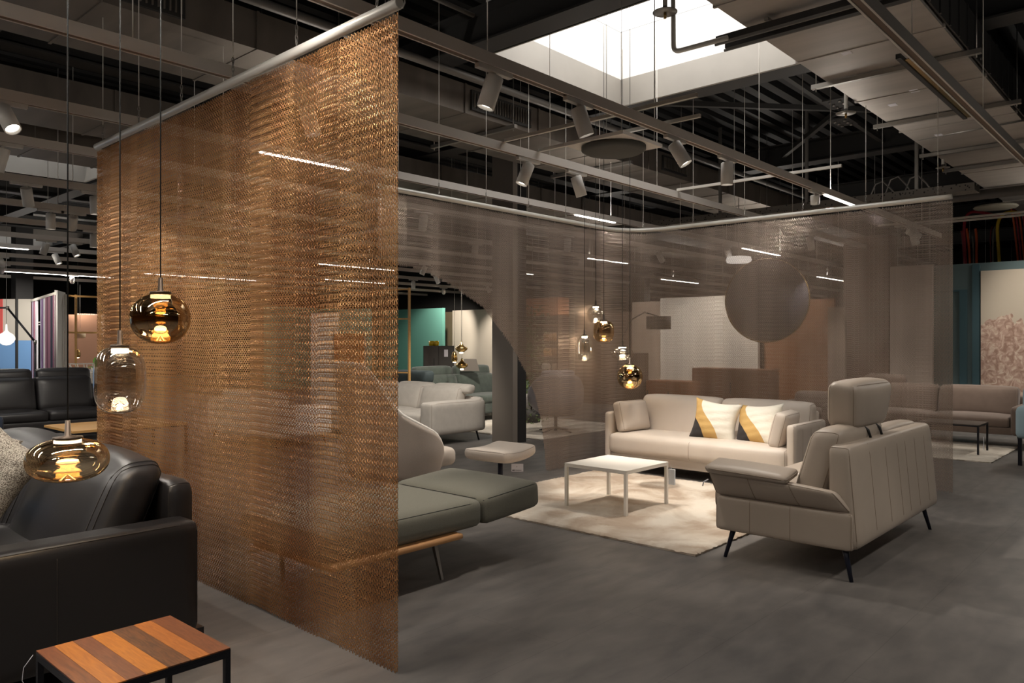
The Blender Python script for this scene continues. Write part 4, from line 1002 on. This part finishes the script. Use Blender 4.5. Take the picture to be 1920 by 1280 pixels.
# pale blue chair at the right frame edge
pc = thing('armchair', 'pale blue fabric chair cut by the right frame edge', 'armchair', (11.2, 1.41, 0))
MB().soft(.3, .35, .2, .07, mtx=T(.1, 0, .52)).build('chair_body', 'pale_blue_fabric', pc)
MB().soft(.08, .35, .28, .07, mtx=T(.38, 0, .66)).build('backrest', 'pale_blue_fabric', pc)
for (x, y) in ((-.14, .3), (.34, .3), (-.14, -.3), (.34, -.3)): MB().box(x-.02, x+.02, y-.02, y+.02, 0, .33).build('leg', 'black_metal', pc)
# second table cluster: stool seat near pouf
# ---------------- walls and panels
struct(MB().box(0, .15, 0, 7.3, 0, 2.82), 'wall_right', 'slate_teal_wall', (14.9, -3.2, 0))
tw = thing('wall_niche', 'dark teal framed recess in the slate teal wall beside the picture panel', 'niche', (14.86, 3.06, 0))
MB().box(0, .035, 0, .11, 0, 2.38).build('niche_jamb', 'slate_teal_dark', tw); MB().box(.01, .035, .11, .75, 2.35, 2.38).build('niche_lintel', 'slate_teal_dark', tw); MB().box(0, .035, -.19, -.08, 0, 2.8).build('side_board', 'slate_teal_dark', tw)
# picture panel: pale sky over pinkish coral trees
def picture_mat():
    m = bpy.data.materials.new('tree_print'); m.use_nodes = True; nt = m.node_tree; b = nt.nodes['Principled BSDF']; b.inputs['Roughness'].default_value = .8
    tc = nt.nodes.new('ShaderNodeTexCoord'); sx = nt.nodes.new('ShaderNodeSeparateXYZ'); nt.links.new(tc.outputs['Object'], sx.inputs[0])
    n = nt.nodes.new('ShaderNodeTexNoise'); n.inputs['Scale'].default_value = 2.2; n.inputs['Detail'].default_value = 8; nt.links.new(tc.outputs['Object'], n.inputs['Vector'])
    a = nt.nodes.new('ShaderNodeMath'); a.operation = 'MULTIPLY_ADD'; a.inputs[1].default_value = .9; nt.links.new(n.outputs['Fac'], a.inputs[0]); nt.links.new(sx.outputs[2], a.inputs[2])
    g = nt.nodes.new('ShaderNodeMath'); g.operation = 'GREATER_THAN'; g.inputs[1].default_value = 2.28; nt.links.new(a.outputs[0], g.inputs[0])
    v = nt.nodes.new('ShaderNodeTexVoronoi'); v.inputs['Scale'].default_value = 16; nt.links.new(tc.outputs['Object'], v.inputs['Vector'])
    n2 = nt.nodes.new('ShaderNodeTexNoise'); n2.inputs['Scale'].default_value = 9; n2.inputs['Detail'].default_value = 8; n2.inputs['Distortion'].default_value = 1.5; nt.links.new(tc.outputs['Object'], n2.inputs['Vector'])
    rp = nt.nodes.new('ShaderNodeValToRGB'); e = rp.color_ramp.elements; e.new(.5)
    for q, (p, c) in zip(e, ((.36, hexc(160, 128, 112)), (.52, hexc(192, 162, 146)), (.64, hexc(214, 196, 178)))): q.position = p; q.color = c
    nt.links.new(n2.outputs['Fac'], rp.inputs[0])
    mx = nt.nodes.new('ShaderNodeMix'); mx.data_type = 'RGBA'; nt.links.new(g.outputs[0], mx.inputs[0]); nt.links.new(rp.outputs[0], mx.inputs[6]); mx.inputs[7].default_value = hexc(196, 184, 166)
    nt.links.new(mx.outputs[2], b.inputs['Base Color']); return m
one(MB().box(0, .05, 0, 3.7, .6, 2.68), 'picture_panel', picture_mat(), 'tall panel printed with pinkish trees under a pale sky', 'wall panel', (14.84, -.85, 0), 0)
def panel(name, label, cat, loc, sx, sy, sz, m, rz=0, z0=0): return one(MB().box(0, sx, 0, sy, z0, z0+sz), name, m, label, cat, loc, rz)
panel('partition_panel', 'light warm grey partition panel behind the taupe curtain, next to the teal wall', 'panel', (14.6, 3.53, 0), .1, .67, 2.82, mat('panel_grey', hexc(176, 162, 150), .8))
panel('cabinet', 'tall dark brown wall unit between the light grey panel and the narrow grey brown panel', 'cabinet', (14.6, 4.22, 0), .5, .78, 3.4, 'brown_cabinet')
panel('partition_panel', 'narrow grey brown panel beside the tall dark brown unit', 'panel', (13.9, 4.73, 0), .08, .3, 2.1, mat('panel_taupe', hexc(140, 124, 112), .8))
panel('partition_panel', 'brown wooden panel at the lower right of the round mirror', 'panel', (14.7, 5.2, 0), .08, 1.36, 2.3, 'walnut_wood')
panel('partition_panel', 'bright cream panel behind the left edge of the round mirror', 'panel', (14.5, 6.6, 0), .1, 2.2, 2.43, 'panel_white')
panel('partition_panel', 'warm grey panel behind the arc lamp', 'panel', (15.0, 9.0, 0), .1, .85, 2.4, mat('panel_warm', hexc(176, 158, 142), .8))
panel('cabinet', 'tall dark wall unit between the plant shelf and the warm grey panel', 'cabinet', (15.2, 9.95, 0), .4, 1.7, 2.2, 'brown_cabinet')
# round mirror
mc = sight(1437, 563, 13.0)
rm = thing('round_mirror', 'large round mirror with a painted dark reflection and a thin gold rim hanging behind the taupe curtain', 'mirror', mc, 0)
rotm = RZ(math.radians(6)) @ RY(-PI/2)
MB().lathe([(.001, 0), (.70, 0), (.70, .012), (.001, .012)], 64, rotm).build('mirror_glass', mat('mirror_dark_reflection', hexc(74, 72, 80), .35, metal=.3), rm)  # dark reflection of the hall is painted into the matte mirror colour
MB().tube([(rotm @ Vector((.705*math.cos(a), .705*math.sin(a), .006))) for a in [i*PI/32 for i in range(64)]], .013, 8, True).build('gold_rim', 'brass', rm)
MB().cyl((.02, 0, .7), (.02, 0, 3.4), .004, 5).build('hanging_wire', 'steel_dull', rm)
gq = sight(1385, 487, 13.4)
gl_ = thing('glass_chandelier', 'glittering glass lamp above the round mirror behind the curtain', 'lamp', gq)
MB().lathe([(.001, -.05), (.2, -.05), (.22, 0), (.2, .05), (.001, .05)], 10, smooth=False).build('crystal_ring', 'globe_glow', gl_); MB().cyl((0, 0, .05), (0, 0, 3.99-gq.z), .006, 6).build('stem', 'steel_dull', gl_)
# sideboards
def sideboard(label, loc, w, d, h, m, rz=0, feet=.12, doors=2):
    t = thing('sideboard', label, 'sideboard', loc, rz)
    MB().box(-d/2, d/2, -w/2, w/2, feet, h).build('carcass', m, t, bevel=.004)
    for k in range(doors):
        a = -w/2+w*k/doors; dr = MB().box(-d/2-.018, -d/2-.001, a+.004, a+w/doors-.004, feet+.01, h-.01).build('door', m, t, bevel=.002)
        MB().box(-d/2-.034, -d/2-.019, a+w/doors-.05, a+w/doors-.03, h*.55, h*.75).build('handle', 'black_metal', dr)
    for sx in (-1, 1):
        for sy in (-1, 1): MB().box(sx*(d/2-.05)-.02, sx*(d/2-.05)+.02, sy*(w/2-.06)-.02, sy*(w/2-.06)+.02, 0, feet).build('leg', 'black_metal', t)
    return t
sideboard('long walnut sideboard behind the cream sofa, seen through the taupe curtain', (13.4, 6.55, 0), 1.5, .45, 1.0, 'walnut_wood')
sideboard('low orange brown sideboard left of the walnut one', (12.9, 7.55, 0), .9, .45, .76, mat('orange_wood', hexc(176, 110, 60), .5))
sideboard('tall dark brown cabinet behind the flat glass pendant', (12.6, 8.25, 0), .44, .4, 1.28, 'brown_cabinet', doors=1)
# plant shelf behind the curtain
sh = thing('shelf_unit', 'dark shelf unit with copper tops beside hanging green plants', 'shelf', (13.6, 11.4, 0))
MB().box(0, .4, -.5, -.46, 0, 2.1).box(0, .4, .46, .5, 0, 2.1).box(.36, .4, -.46, .46, 0, 2.1).build('frame_sides', 'brown_cabinet', sh)
for z in (.45, .8, 1.15, 1.5, 1.85): MB().box(0, .355, -.455, .455, z, z+.03).build('shelf_board', 'walnut_wood', sh)
MB().box(0, .4, -.5, .5, 2.101, 2.5).build('copper_fascia', mat('copper_panel', hexc(196, 128, 84), .6), sh)
for k, (y, z, c) in enumerate(((-.3, 1.18, 'oak'), (-.05, 1.18, 'light_oak'), (-.3, 1.53, 'light_oak'), (-.05, 1.53, 'oak'), (-.3, .83, 'beige_wall'), (0, .83, 'white_metal'))):
    one(MB().lathe([(.001, 0), (.09, 0), (.11, .1), (.08, .17), (.001, .17)], 20), 'vase', c, ['brown bowl on the third shelf, right', 'pale bowl on the third shelf, middle', 'pale bowl on the fourth shelf, right', 'brown bowl on the fourth shelf, middle', 'cream bowl on the second shelf, right', 'white bowl on the second shelf, middle'][k]+' of the dark plant shelf', 'bowl', (13.78, 11.4+y, z), 0, 'bowls on the plant shelf')
mat('leaf_green', hexc(104, 122, 72), .6, var=.35, vscale=5)
def leafy(name, label, base, w, h, n, m='leaf_green', size=.07):
    mb = MB(); rnd = random.Random(n)
    for i in range(n):
        x, y, z = rnd.uniform(-w, w), rnd.uniform(-w, w), rnd.uniform(0, h); a, b_ = rnd.uniform(0, 2*PI), rnd.uniform(-1, 1)
        mm = T(x, y, z) @ RZ(a) @ RX(b_)
        s = size*rnd.uniform(.6, 1.2); mb.add([(0, 0, 0), (s*.35, s*.5, .01), (0, s, 0), (-s*.35, s*.5, .01)], [(0, 1, 2, 3)], True, mm)
    t = thing(name, label, 'plant', base); mb.build('foliage', m, t)
    MB().lathe([(.001, 0), (w*.6, 0), (w*.75, .25), (.001, .25)], 20).build('pot', 'anthracite', t) if base[2] < .1 else None
    MB().tube([(0, 0, .2 if base[2] < .1 else 0), (.02, 0, h)], .012, 6).build('stem', 'brown_cabinet', t)
lp = sight(996, 690, 14.2)
leafy('tall_plant', 'tall leafy green plant at the left of the copper topped shelf', (lp.x, lp.y, 0), .27, 2.15, 900)
# arc lamp
al = sight(1235, 604, 13.4)
arc_t = thing('arc_lamp', 'black arc lamp with a drum shade in front of the warm grey panel', 'lamp', (al.x, al.y, 0))
MB().lathe([(.16, al.z-.12), (.21, al.z-.12), (.21, al.z+.1), (.16, al.z+.1)], 32).build('lamp_shade', 'anthracite', arc_t)
MB().tube([(.0, .0, al.z+.1), (-.05, .25, al.z+.18), (-.1, .5, al.z+.05), (-.12, .72, al.z-.35), (-.12, .8, .9), (-.12, .8, .03)], .012, 8).build('arc_pole', 'black_metal', arc_t)
MB().lathe([(.001, 0), (.16, 0), (.16, .03), (.001, .03)], 24, T(-.12, .8, 0)).build('base', 'black_metal', arc_t)

# ---------------- beyond the arch: teal and sand walls, cabinet, brass lamps
struct(MB().box(0, .15, 0, 5.8, 0, 2.55), 'wall_back', 'beige_wall', (18.1, 13.3, 0))
struct(MB().box(0, .15, 0, 3.4, 0, 2.55), 'wall_back', 'sand_wall', (18.8, 19.0, 0))
one(MB().box(0, 6.0, 0, .15, 0, 2.6), 'partition_wall', 'teal_wall', 'teal green partition wall behind the dark sideboard with yellow glasses', 'wall panel', (12.6, 21.6, 0), math.radians(8))
one(MB().box(0, .12, 0, 3, 0, 2.6), 'partition_wall', 'teal_wall', 'teal partition return behind the brass frame shelf', 'wall panel', (17.2, 18.62, 0), 0)
one(MB().box(0, .3, 0, 12, 2.56, 4.3), 'bulkhead', 'hall_dark', 'dark bulkhead above the beige and teal walls', 'bulkhead', (18.9, 12, 0), 0)
cb = sight(823, 690, 16.5)
cab_t = thing('cabinet', 'dark grey highboard with a price tag, in front of the teal wall', 'cabinet', (cb.x, cb.y, 0), math.radians(-45))
MB().box(-.32, .32, -.2, .2, .1, 1.41).build('carcass', 'anthracite', cab_t, bevel=.004)
for s in (0, 1): MB().box(-.31+.315*s, -.31+.305+.315*s, -.222, -.201, .12, 1.39).build('door', 'anthracite', cab_t)
MB().box(-.1, -.085, -.236, -.223, .7, 1.15).build('handle_groove', 'rubber_black', cab_t)
MB().box(.12, .2, -.234, -.226, 1.18, 1.33).build('price_card', 'paper', cab_t)
MB().box(-.3, .3, -.18, .18, 0, .1).build('plinth', 'black_metal', cab_t)
amber = glassmat('amber_glass', (.85, .62, .08, 1), (.9, .7, .2, 1), .25, .25, .1)
for k, px in enumerate((809, 818)):
    g = sight(px, 640, 16.4)
    one(MB().lathe([(.001, 0), (.05, 0), (.058, .04), (.055, .1), (.05, .1), (.05, .012), (.001, .012)], 24), 'glass_tumbler', 'yellow_glass' if 'yellow_glass' in M else mat('yellow_glass', hexc(190, 160, 20), .2), ['left', 'right'][k]+' one of two yellow glasses on the dark grey highboard', 'glass', (g.x, g.y, 1.411), 0, 'yellow glasses')
def brass_pendant(px, py, D, kind, label):
    p = sight(px, py, D); t = thing('pendant_lamp', label, 'pendant lamp', p, 0, 'brass pendants beyond the arch')
    pr = [(.001, -.09), (.05, -.085), (.1, -.05), (.115, -.02), (.1, .0), (.05, .03), (.025, .06), (.012, .1), (.001, .11)] if kind else [(.001, -.1), (.045, -.1), (.06, -.05), (.05, .03), (.02, .09), (.001, .1)]
    MB().lathe(pr, 28).build('shade', 'brass', t); MB().lathe([(.001, -.115), (.03, -.11), (.03, -.088), (.001, -.088)], 16).build('bulb', 'bulb_glow', t)
    MB().cyl((0, 0, .1), (0, 0, roof_z(p.y)-p.z), .003, 5).build('cord', 'steel_dull', t)
brass_pendant(865, 651, 14, 1, 'brass onion shaped pendant above the dark green sofa')
brass_pendant(866, 682, 14.2, 1, 'lower brass pendant hanging just above the dark green sofa')
brass_pendant(852, 668, 14.4, 0, 'small bell shaped brass pendant beside the highboard')
# brass shelf frame
bf = thing('frame_shelf', 'open brass coloured frame shelf in front of the teal wall', 'shelf', sight(752, 640, 13.6)); bz = bf.location.z; bf.location.z = 0
for (dx, dy) in ((-.15, .6), (.12, -.08), (.5, 1.2)): MB().box(dx-.017, dx+.017, dy-.017, dy+.017, 0, 2.45).build('post', 'light_oak', bf)
for z in (.95, 1.9, 2.42):
    MB().tube([(-.15, .6, z), (.12, -.08, z)], .017, 4, flat=True).build('rail', 'light_oak', bf)
# small grey screen and orange seat by the highboard
os_ = sight(806, 697, 15.3)
one(MB().soft(.2, .16, .05, .04, n=8), 'stool', mat('orange_fabric', hexc(222, 110, 50), .8), 'orange seat cushion peeking above the dark green sofa', 'stool', os_, 0)
gp = sight(880, 684, 15.2)
one(MB().prism([(-.17, -.12), (.2, -.12), (.14, .12), (-.17, .12)], -.03, .03, RX(PI/2)), 'backrest_panel', mat('grey_shell', hexc(132, 124, 116), .6), 'grey chair back behind the brass pendants', 'chair', gp, math.radians(-45))
# people/objects seen only as glow inside the bronze curtain: orange glass shelf
og = sight(655, 650, 14.6)
osf = thing('orange_screen', 'orange glass screen shining through the bronze curtain', 'screen', (og.x, og.y, 0), math.radians(-45))
MB().box(-.28, .28, -.02, .02, .95, 1.65).build('glass_panel', mat('orange_glass', hexc(226, 128, 40), .4), osf)
for s in (-1, 1): MB().box(s*.3-.02, s*.3+.02, -.03, .03, 0, 1.7).build('post', 'white_metal', osf)
panel('partition_panel', 'cream panel behind the orange glass screen, seen through the bronze curtain', 'panel', (12.4, 16.5, 0), .1, 2.4, 2.3, 'panel_white')
panel('partition_panel', 'teal panel seen through the bronze curtain beside the orange screen', 'panel', (11.6, 15.2, 0), .1, 1.2, 2.3, 'teal_wall')
block_sofa('white fabric sofa glimpsed low through the bronze curtain', (6.2, 10.6, 0), PI/2, 2.0, .95, 'white_fabric', 'cream_seam', .42, .72, .58, .2, 2)

# ---------------- far left bay
w0 = sight(62, 640, 20); w1 = sight(-140, 640, 20)
ang = math.atan2(w0.y-w1.y, w0.x-w1.x); Lw = (w0-w1).length
bw = thing('display_wall', 'white display wall with a light blue lower half at the left edge', 'wall panel', (w1.x, w1.y, 0), ang)
MB().box(0, Lw, 0, .15, 1.53, 2.6).build('white_upper', mat('wall_cool_white', hexc(205, 200, 190), .8), bw)
MB().box(0, Lw, 0, .15, 0, 1.529).build('blue_lower', mat('wall_light_blue', hexc(120, 168, 224), .8), bw)
MB().box(Lw*.55, Lw*.72, -.02, -.001, 1.53, 2.6).build('red_stripe', mat('wall_coral', hexc(222, 96, 92), .8), bw)
a0, a1 = sight(60, 640, 19.6), sight(105, 640, 16.6); d = a1-a0; Ls = math.hypot(d.x, d.y); ang2 = math.atan2(d.y, d.x)
sp_ = thing('striped_partition', 'tall partition of purple, rose, white and navy vertical stripes', 'partition', (a0.x, a0.y, 0), ang2)
cols = [('stripe_lilac', (196, 186, 214)), ('stripe_rose', (160, 110, 130)), ('stripe_plum', (98, 52, 78)), ('stripe_navy', (44, 48, 66)), ('stripe_white', (220, 220, 228)), ('stripe_purple', (130, 84, 150))]
for nm, c in cols: mat(nm, hexc(*c), .7)
seq = [(0, .05, 'stripe_plum'), (.05, .09, 'stripe_lilac'), (.10, .16, 'stripe_rose'), (.2, .25, 'stripe_white'), (.42, .47, 'stripe_lilac'), (.48, .53, 'stripe_purple'), (.54, .59, 'stripe_white'), (.63, .7, 'stripe_rose'), (.7, .72, 'stripe_plum'), (.73, .82, 'stripe_rose'), (.83, .91, 'stripe_navy'), (.92, .96, 'stripe_rose'), (.96, 1, 'stripe_plum')]
for a, b_, m in seq: MB().box(Ls*a, Ls*b_-.002, -.02, .02, 0, 2.5).build('stripe', m, sp_)
MB().box(0, Ls, -.03, .03, 2.501, 2.56).build('top_rail', 'white_metal', sp_)
for z in (1.9, 1.96): MB().box(Ls*.02, Ls*.6, .03, .045, z, z+.02).build('thin_rail', 'white_metal', sp_)
a2 = sight(120, 640, 17.4); d = a2-a1
one(MB().box(0, math.hypot(d.x, d.y), -.03, .03, 0, 2.6), 'end_panel', mat('end_panel_grey', hexc(186, 184, 180), .7), 'pale grey end panel closing the striped partition', 'panel', (a1.x, a1.y, 0), math.atan2(d.y, d.x))
bw2 = thing('display_wall', 'long light blue wall added outside the left frame edge for leather reflections', 'wall panel', (-8, 21, 0))  # unseen wall added for bluish reflections in the black leather
MB().box(0, 9.5, 0, .15, 0, 1.9).build('blue_lower', 'wall_light_blue', bw2); MB().box(0, 9.5, 0, .15, 1.901, 2.6).build('white_upper', 'wall_cool_white', bw2)
# open shelving bay
s0, s1 = sight(121, 640, 17.2), sight(192, 640, 17.8); d = s1-s0; Ls = math.hypot(d.x, d.y); an = math.atan2(d.y, d.x)
sf = thing('frame_shelf', 'open oak and white frame shelf at the left edge of the bronze curtain', 'shelf', (s0.x, s0.y, 0), an)
for x, m in ((.02, 'white_metal'), (Ls*.29, 'light_oak'), (Ls*.93, 'light_oak')): MB().box(x-.02, x+.02, -.02, .02, 0, 2.55).build('post', m, sf)
for z in (.83, 1.68, 2.5): MB().box(0, Ls, -.019, .019, z, z+.04).build('shelf_rail', 'light_oak' if z > 1 else 'white_metal', sf)
MB().box(.02, Ls, .02, .4, .79, .829).build('shelf_board', 'light_oak', sf)
panel('partition_panel', 'brown wall panel behind the left half of the open frame shelf', 'panel', (sight(124, 640, 20).x, sight(124, 640, 20).y, 0), .85, .08, 2.2, mat('brown_panel', hexc(150, 110, 86), .7), an)
panel('partition_panel', 'olive grey panel behind the right half of the open frame shelf', 'panel', (sight(150, 640, 20.6).x, sight(150, 640, 20.6).y, 0), .9, .08, 1.6, mat('olive_panel', hexc(112, 106, 82), .7), an)
# patterned hanging behind the shelf with twiggy lines, and a small card
tw_m = ramp_mat('twig_pattern', [(.3, hexc(70, 58, 54)), (.42, hexc(150, 128, 112)), (.6, hexc(206, 186, 168))], 'noise', 3, .8, coord=(16, 16, 2.2), distort=1.2)
h0 = sight(142, 609, 20.6)
one(MB().box(0, .72, 0, .06, 1.61, 2.25), 'twig_screen', tw_m, 'screen of dark twigs on a pale ground behind the open frame shelf', 'screen', (h0.x, h0.y, 0), an)
one(MB().box(0, .11, -.012, -.001, 0, .15), 'white_card', 'paper', 'small white card fixed to the twig screen', 'sign', sight(154, 612, 20.45), an)
one(MB().box(0, .2, 0, .03, -.15, .08), 'dark_frame', 'stripe_navy', 'small dark square frame at the right end of the twig screen', 'picture', sight(171, 615, 20.5), an)
lamp2 = thing('basket_lamp', 'pale woven shade hanging in the open frame shelf', 'lamp', sight(150, 629, 18.2))
MB().lathe([(.001, -.06), (.09, -.06), (.12, -.03), (.12, .06), (.001, .06)], 24).build('shade', mat('woven_pale', hexc(232, 206, 170), .7), lamp2); MB().cyl((0, 0, .06), (0, 0, 1.2), .004, 5).build('cord', 'white_metal', lamp2)
brass_pendant(146, 662, 18.3, 0, 'small warm bulb lamp glowing in the lower bay of the frame shelf')
wb = thing('wire_basket', 'white wire basket table holding magazines below the frame shelf', 'basket', (sight(160, 688, 16).x, sight(160, 688, 16).y, .62), an)
bb = MB()
for z, r in ((.42, .33), (.22, .27), (.02, .2)): bb.tube([(r*math.cos(a), r*math.sin(a), z) for a in [i*PI/12 for i in range(24)]], .006, 5, True)
for i in range(12):
    a = i*PI/6; bb.tube([(.2*math.cos(a), .2*math.sin(a), .02), (.33*math.cos(a+PI/12), .33*math.sin(a+PI/12), .42)], .005, 5); bb.tube([(.2*math.cos(a), .2*math.sin(a), .02), (.33*math.cos(a-PI/12), .33*math.sin(a-PI/12), .42)], .005, 5)
bb.build('wire_cage', 'white_metal', wb); MB().lathe([(.001, -.62), (.24, -.62), (.24, 0), (.001, 0)], 24).build('drum_base', 'white_metal', wb)
for k, (dx, c) in enumerate(((-.1, 'stripe_rose'), (-.03, 'wall_coral'), (.05, 'stripe_purple'), (.12, 'stripe_white'))):
    one(MB().box(-.09, .09, -.008, .008, 0, .26), 'magazine', c, ['rose', 'coral red', 'purple', 'white'][k]+' magazine standing in the white wire basket', 'magazine', wb.matrix_basis @ Vector((dx, 0, .03)), an+.3*k, 'magazines in the wire basket')
mat('fresh_green', hexc(96, 170, 50), .5)
gl = sight(178, 684, 13.5)
gpnt = thing('potted_plant', 'small fresh green plant right behind the tall clear pendant', 'plant', (gl.x, gl.y, gl.z-.12))
lf = MB()
for (a, r, h) in ((.3, .12, .16), (2.2, .2, .02), (3.6, .16, .05), (5.2, .1, .12), (1.2, .08, .2)):
    c, s = math.cos(a), math.sin(a); lf.add([(0, 0, .06), (c*r*.5-s*.035, s*r*.5+c*.035, .06+h*.7), (c*r, s*r, .06+h), (c*r*.5+s*.035, s*r*.5-c*.035, .06+h*.7)], [(0, 1, 2, 3)])
lf.build('leaves', 'fresh_green', gpnt); MB().lathe([(.001, 0), (.05, 0), (.06, .08), (.001, .08)], 20).build('pot', 'white_metal', gpnt)
wc = gpnt.location
one(MB().box(-.35, .35, -.2, .2, 0, wc.z, T(0, 0, 0)), 'white_console', 'panel_white', 'pale console with the small green plant behind the recliner sofa', 'console', (wc.x, wc.y, -.001), an)
# floor lamp with black arm and globe lamp
fl = sight(66, 690, 15)
ft = thing('floor_lamp', 'black jointed arm lamp behind the black recliner sofa', 'lamp', (fl.x, fl.y, 0))
A_, B_, C0 = sight(66, 641, 15)-Vector((fl.x, fl.y, 0)), sight(14, 577, 15.1)-Vector((fl.x, fl.y, 0)), sight(-60, 576, 15.2)-Vector((fl.x, fl.y, 0))
MB().tube([(0, 0, .03), A_], .022, 8).build('pole', 'black_metal', ft); MB().tube([A_, B_], .02, 8).build('upper_arm', 'black_metal', ft); MB().tube([B_, C0], .018, 8).build('front_arm', 'black_metal', ft)
for p_ in (A_, B_): MB().lathe([(.001, -.04), (.03, -.03), (.03, .03), (.001, .04)], 16, T(*p_)).build('joint', 'steel', ft)
MB().lathe([(.001, 0), (.2, 0), (.2, .03), (.001, .03)], 28).build('base', 'black_metal', ft)
g0 = sight(12, 634, 14.6)
gt = thing('globe_lamp', 'white glass globe lamp with a long neck at the left edge', 'lamp', g0)
MB().lathe([(.001, -.135), (.06, -.125), (.115, -.08), (.145, -.02), (.14, .03), (.105, .08), (.05, .115), (.022, .15), (.014, .26), (.001, .27)], 36).build('glass_globe', 'globe_glow', gt)
MB().cyl((0, 0, .27), (0, 0, 3.3), .004, 5).build('cord', 'steel_dull', gt)
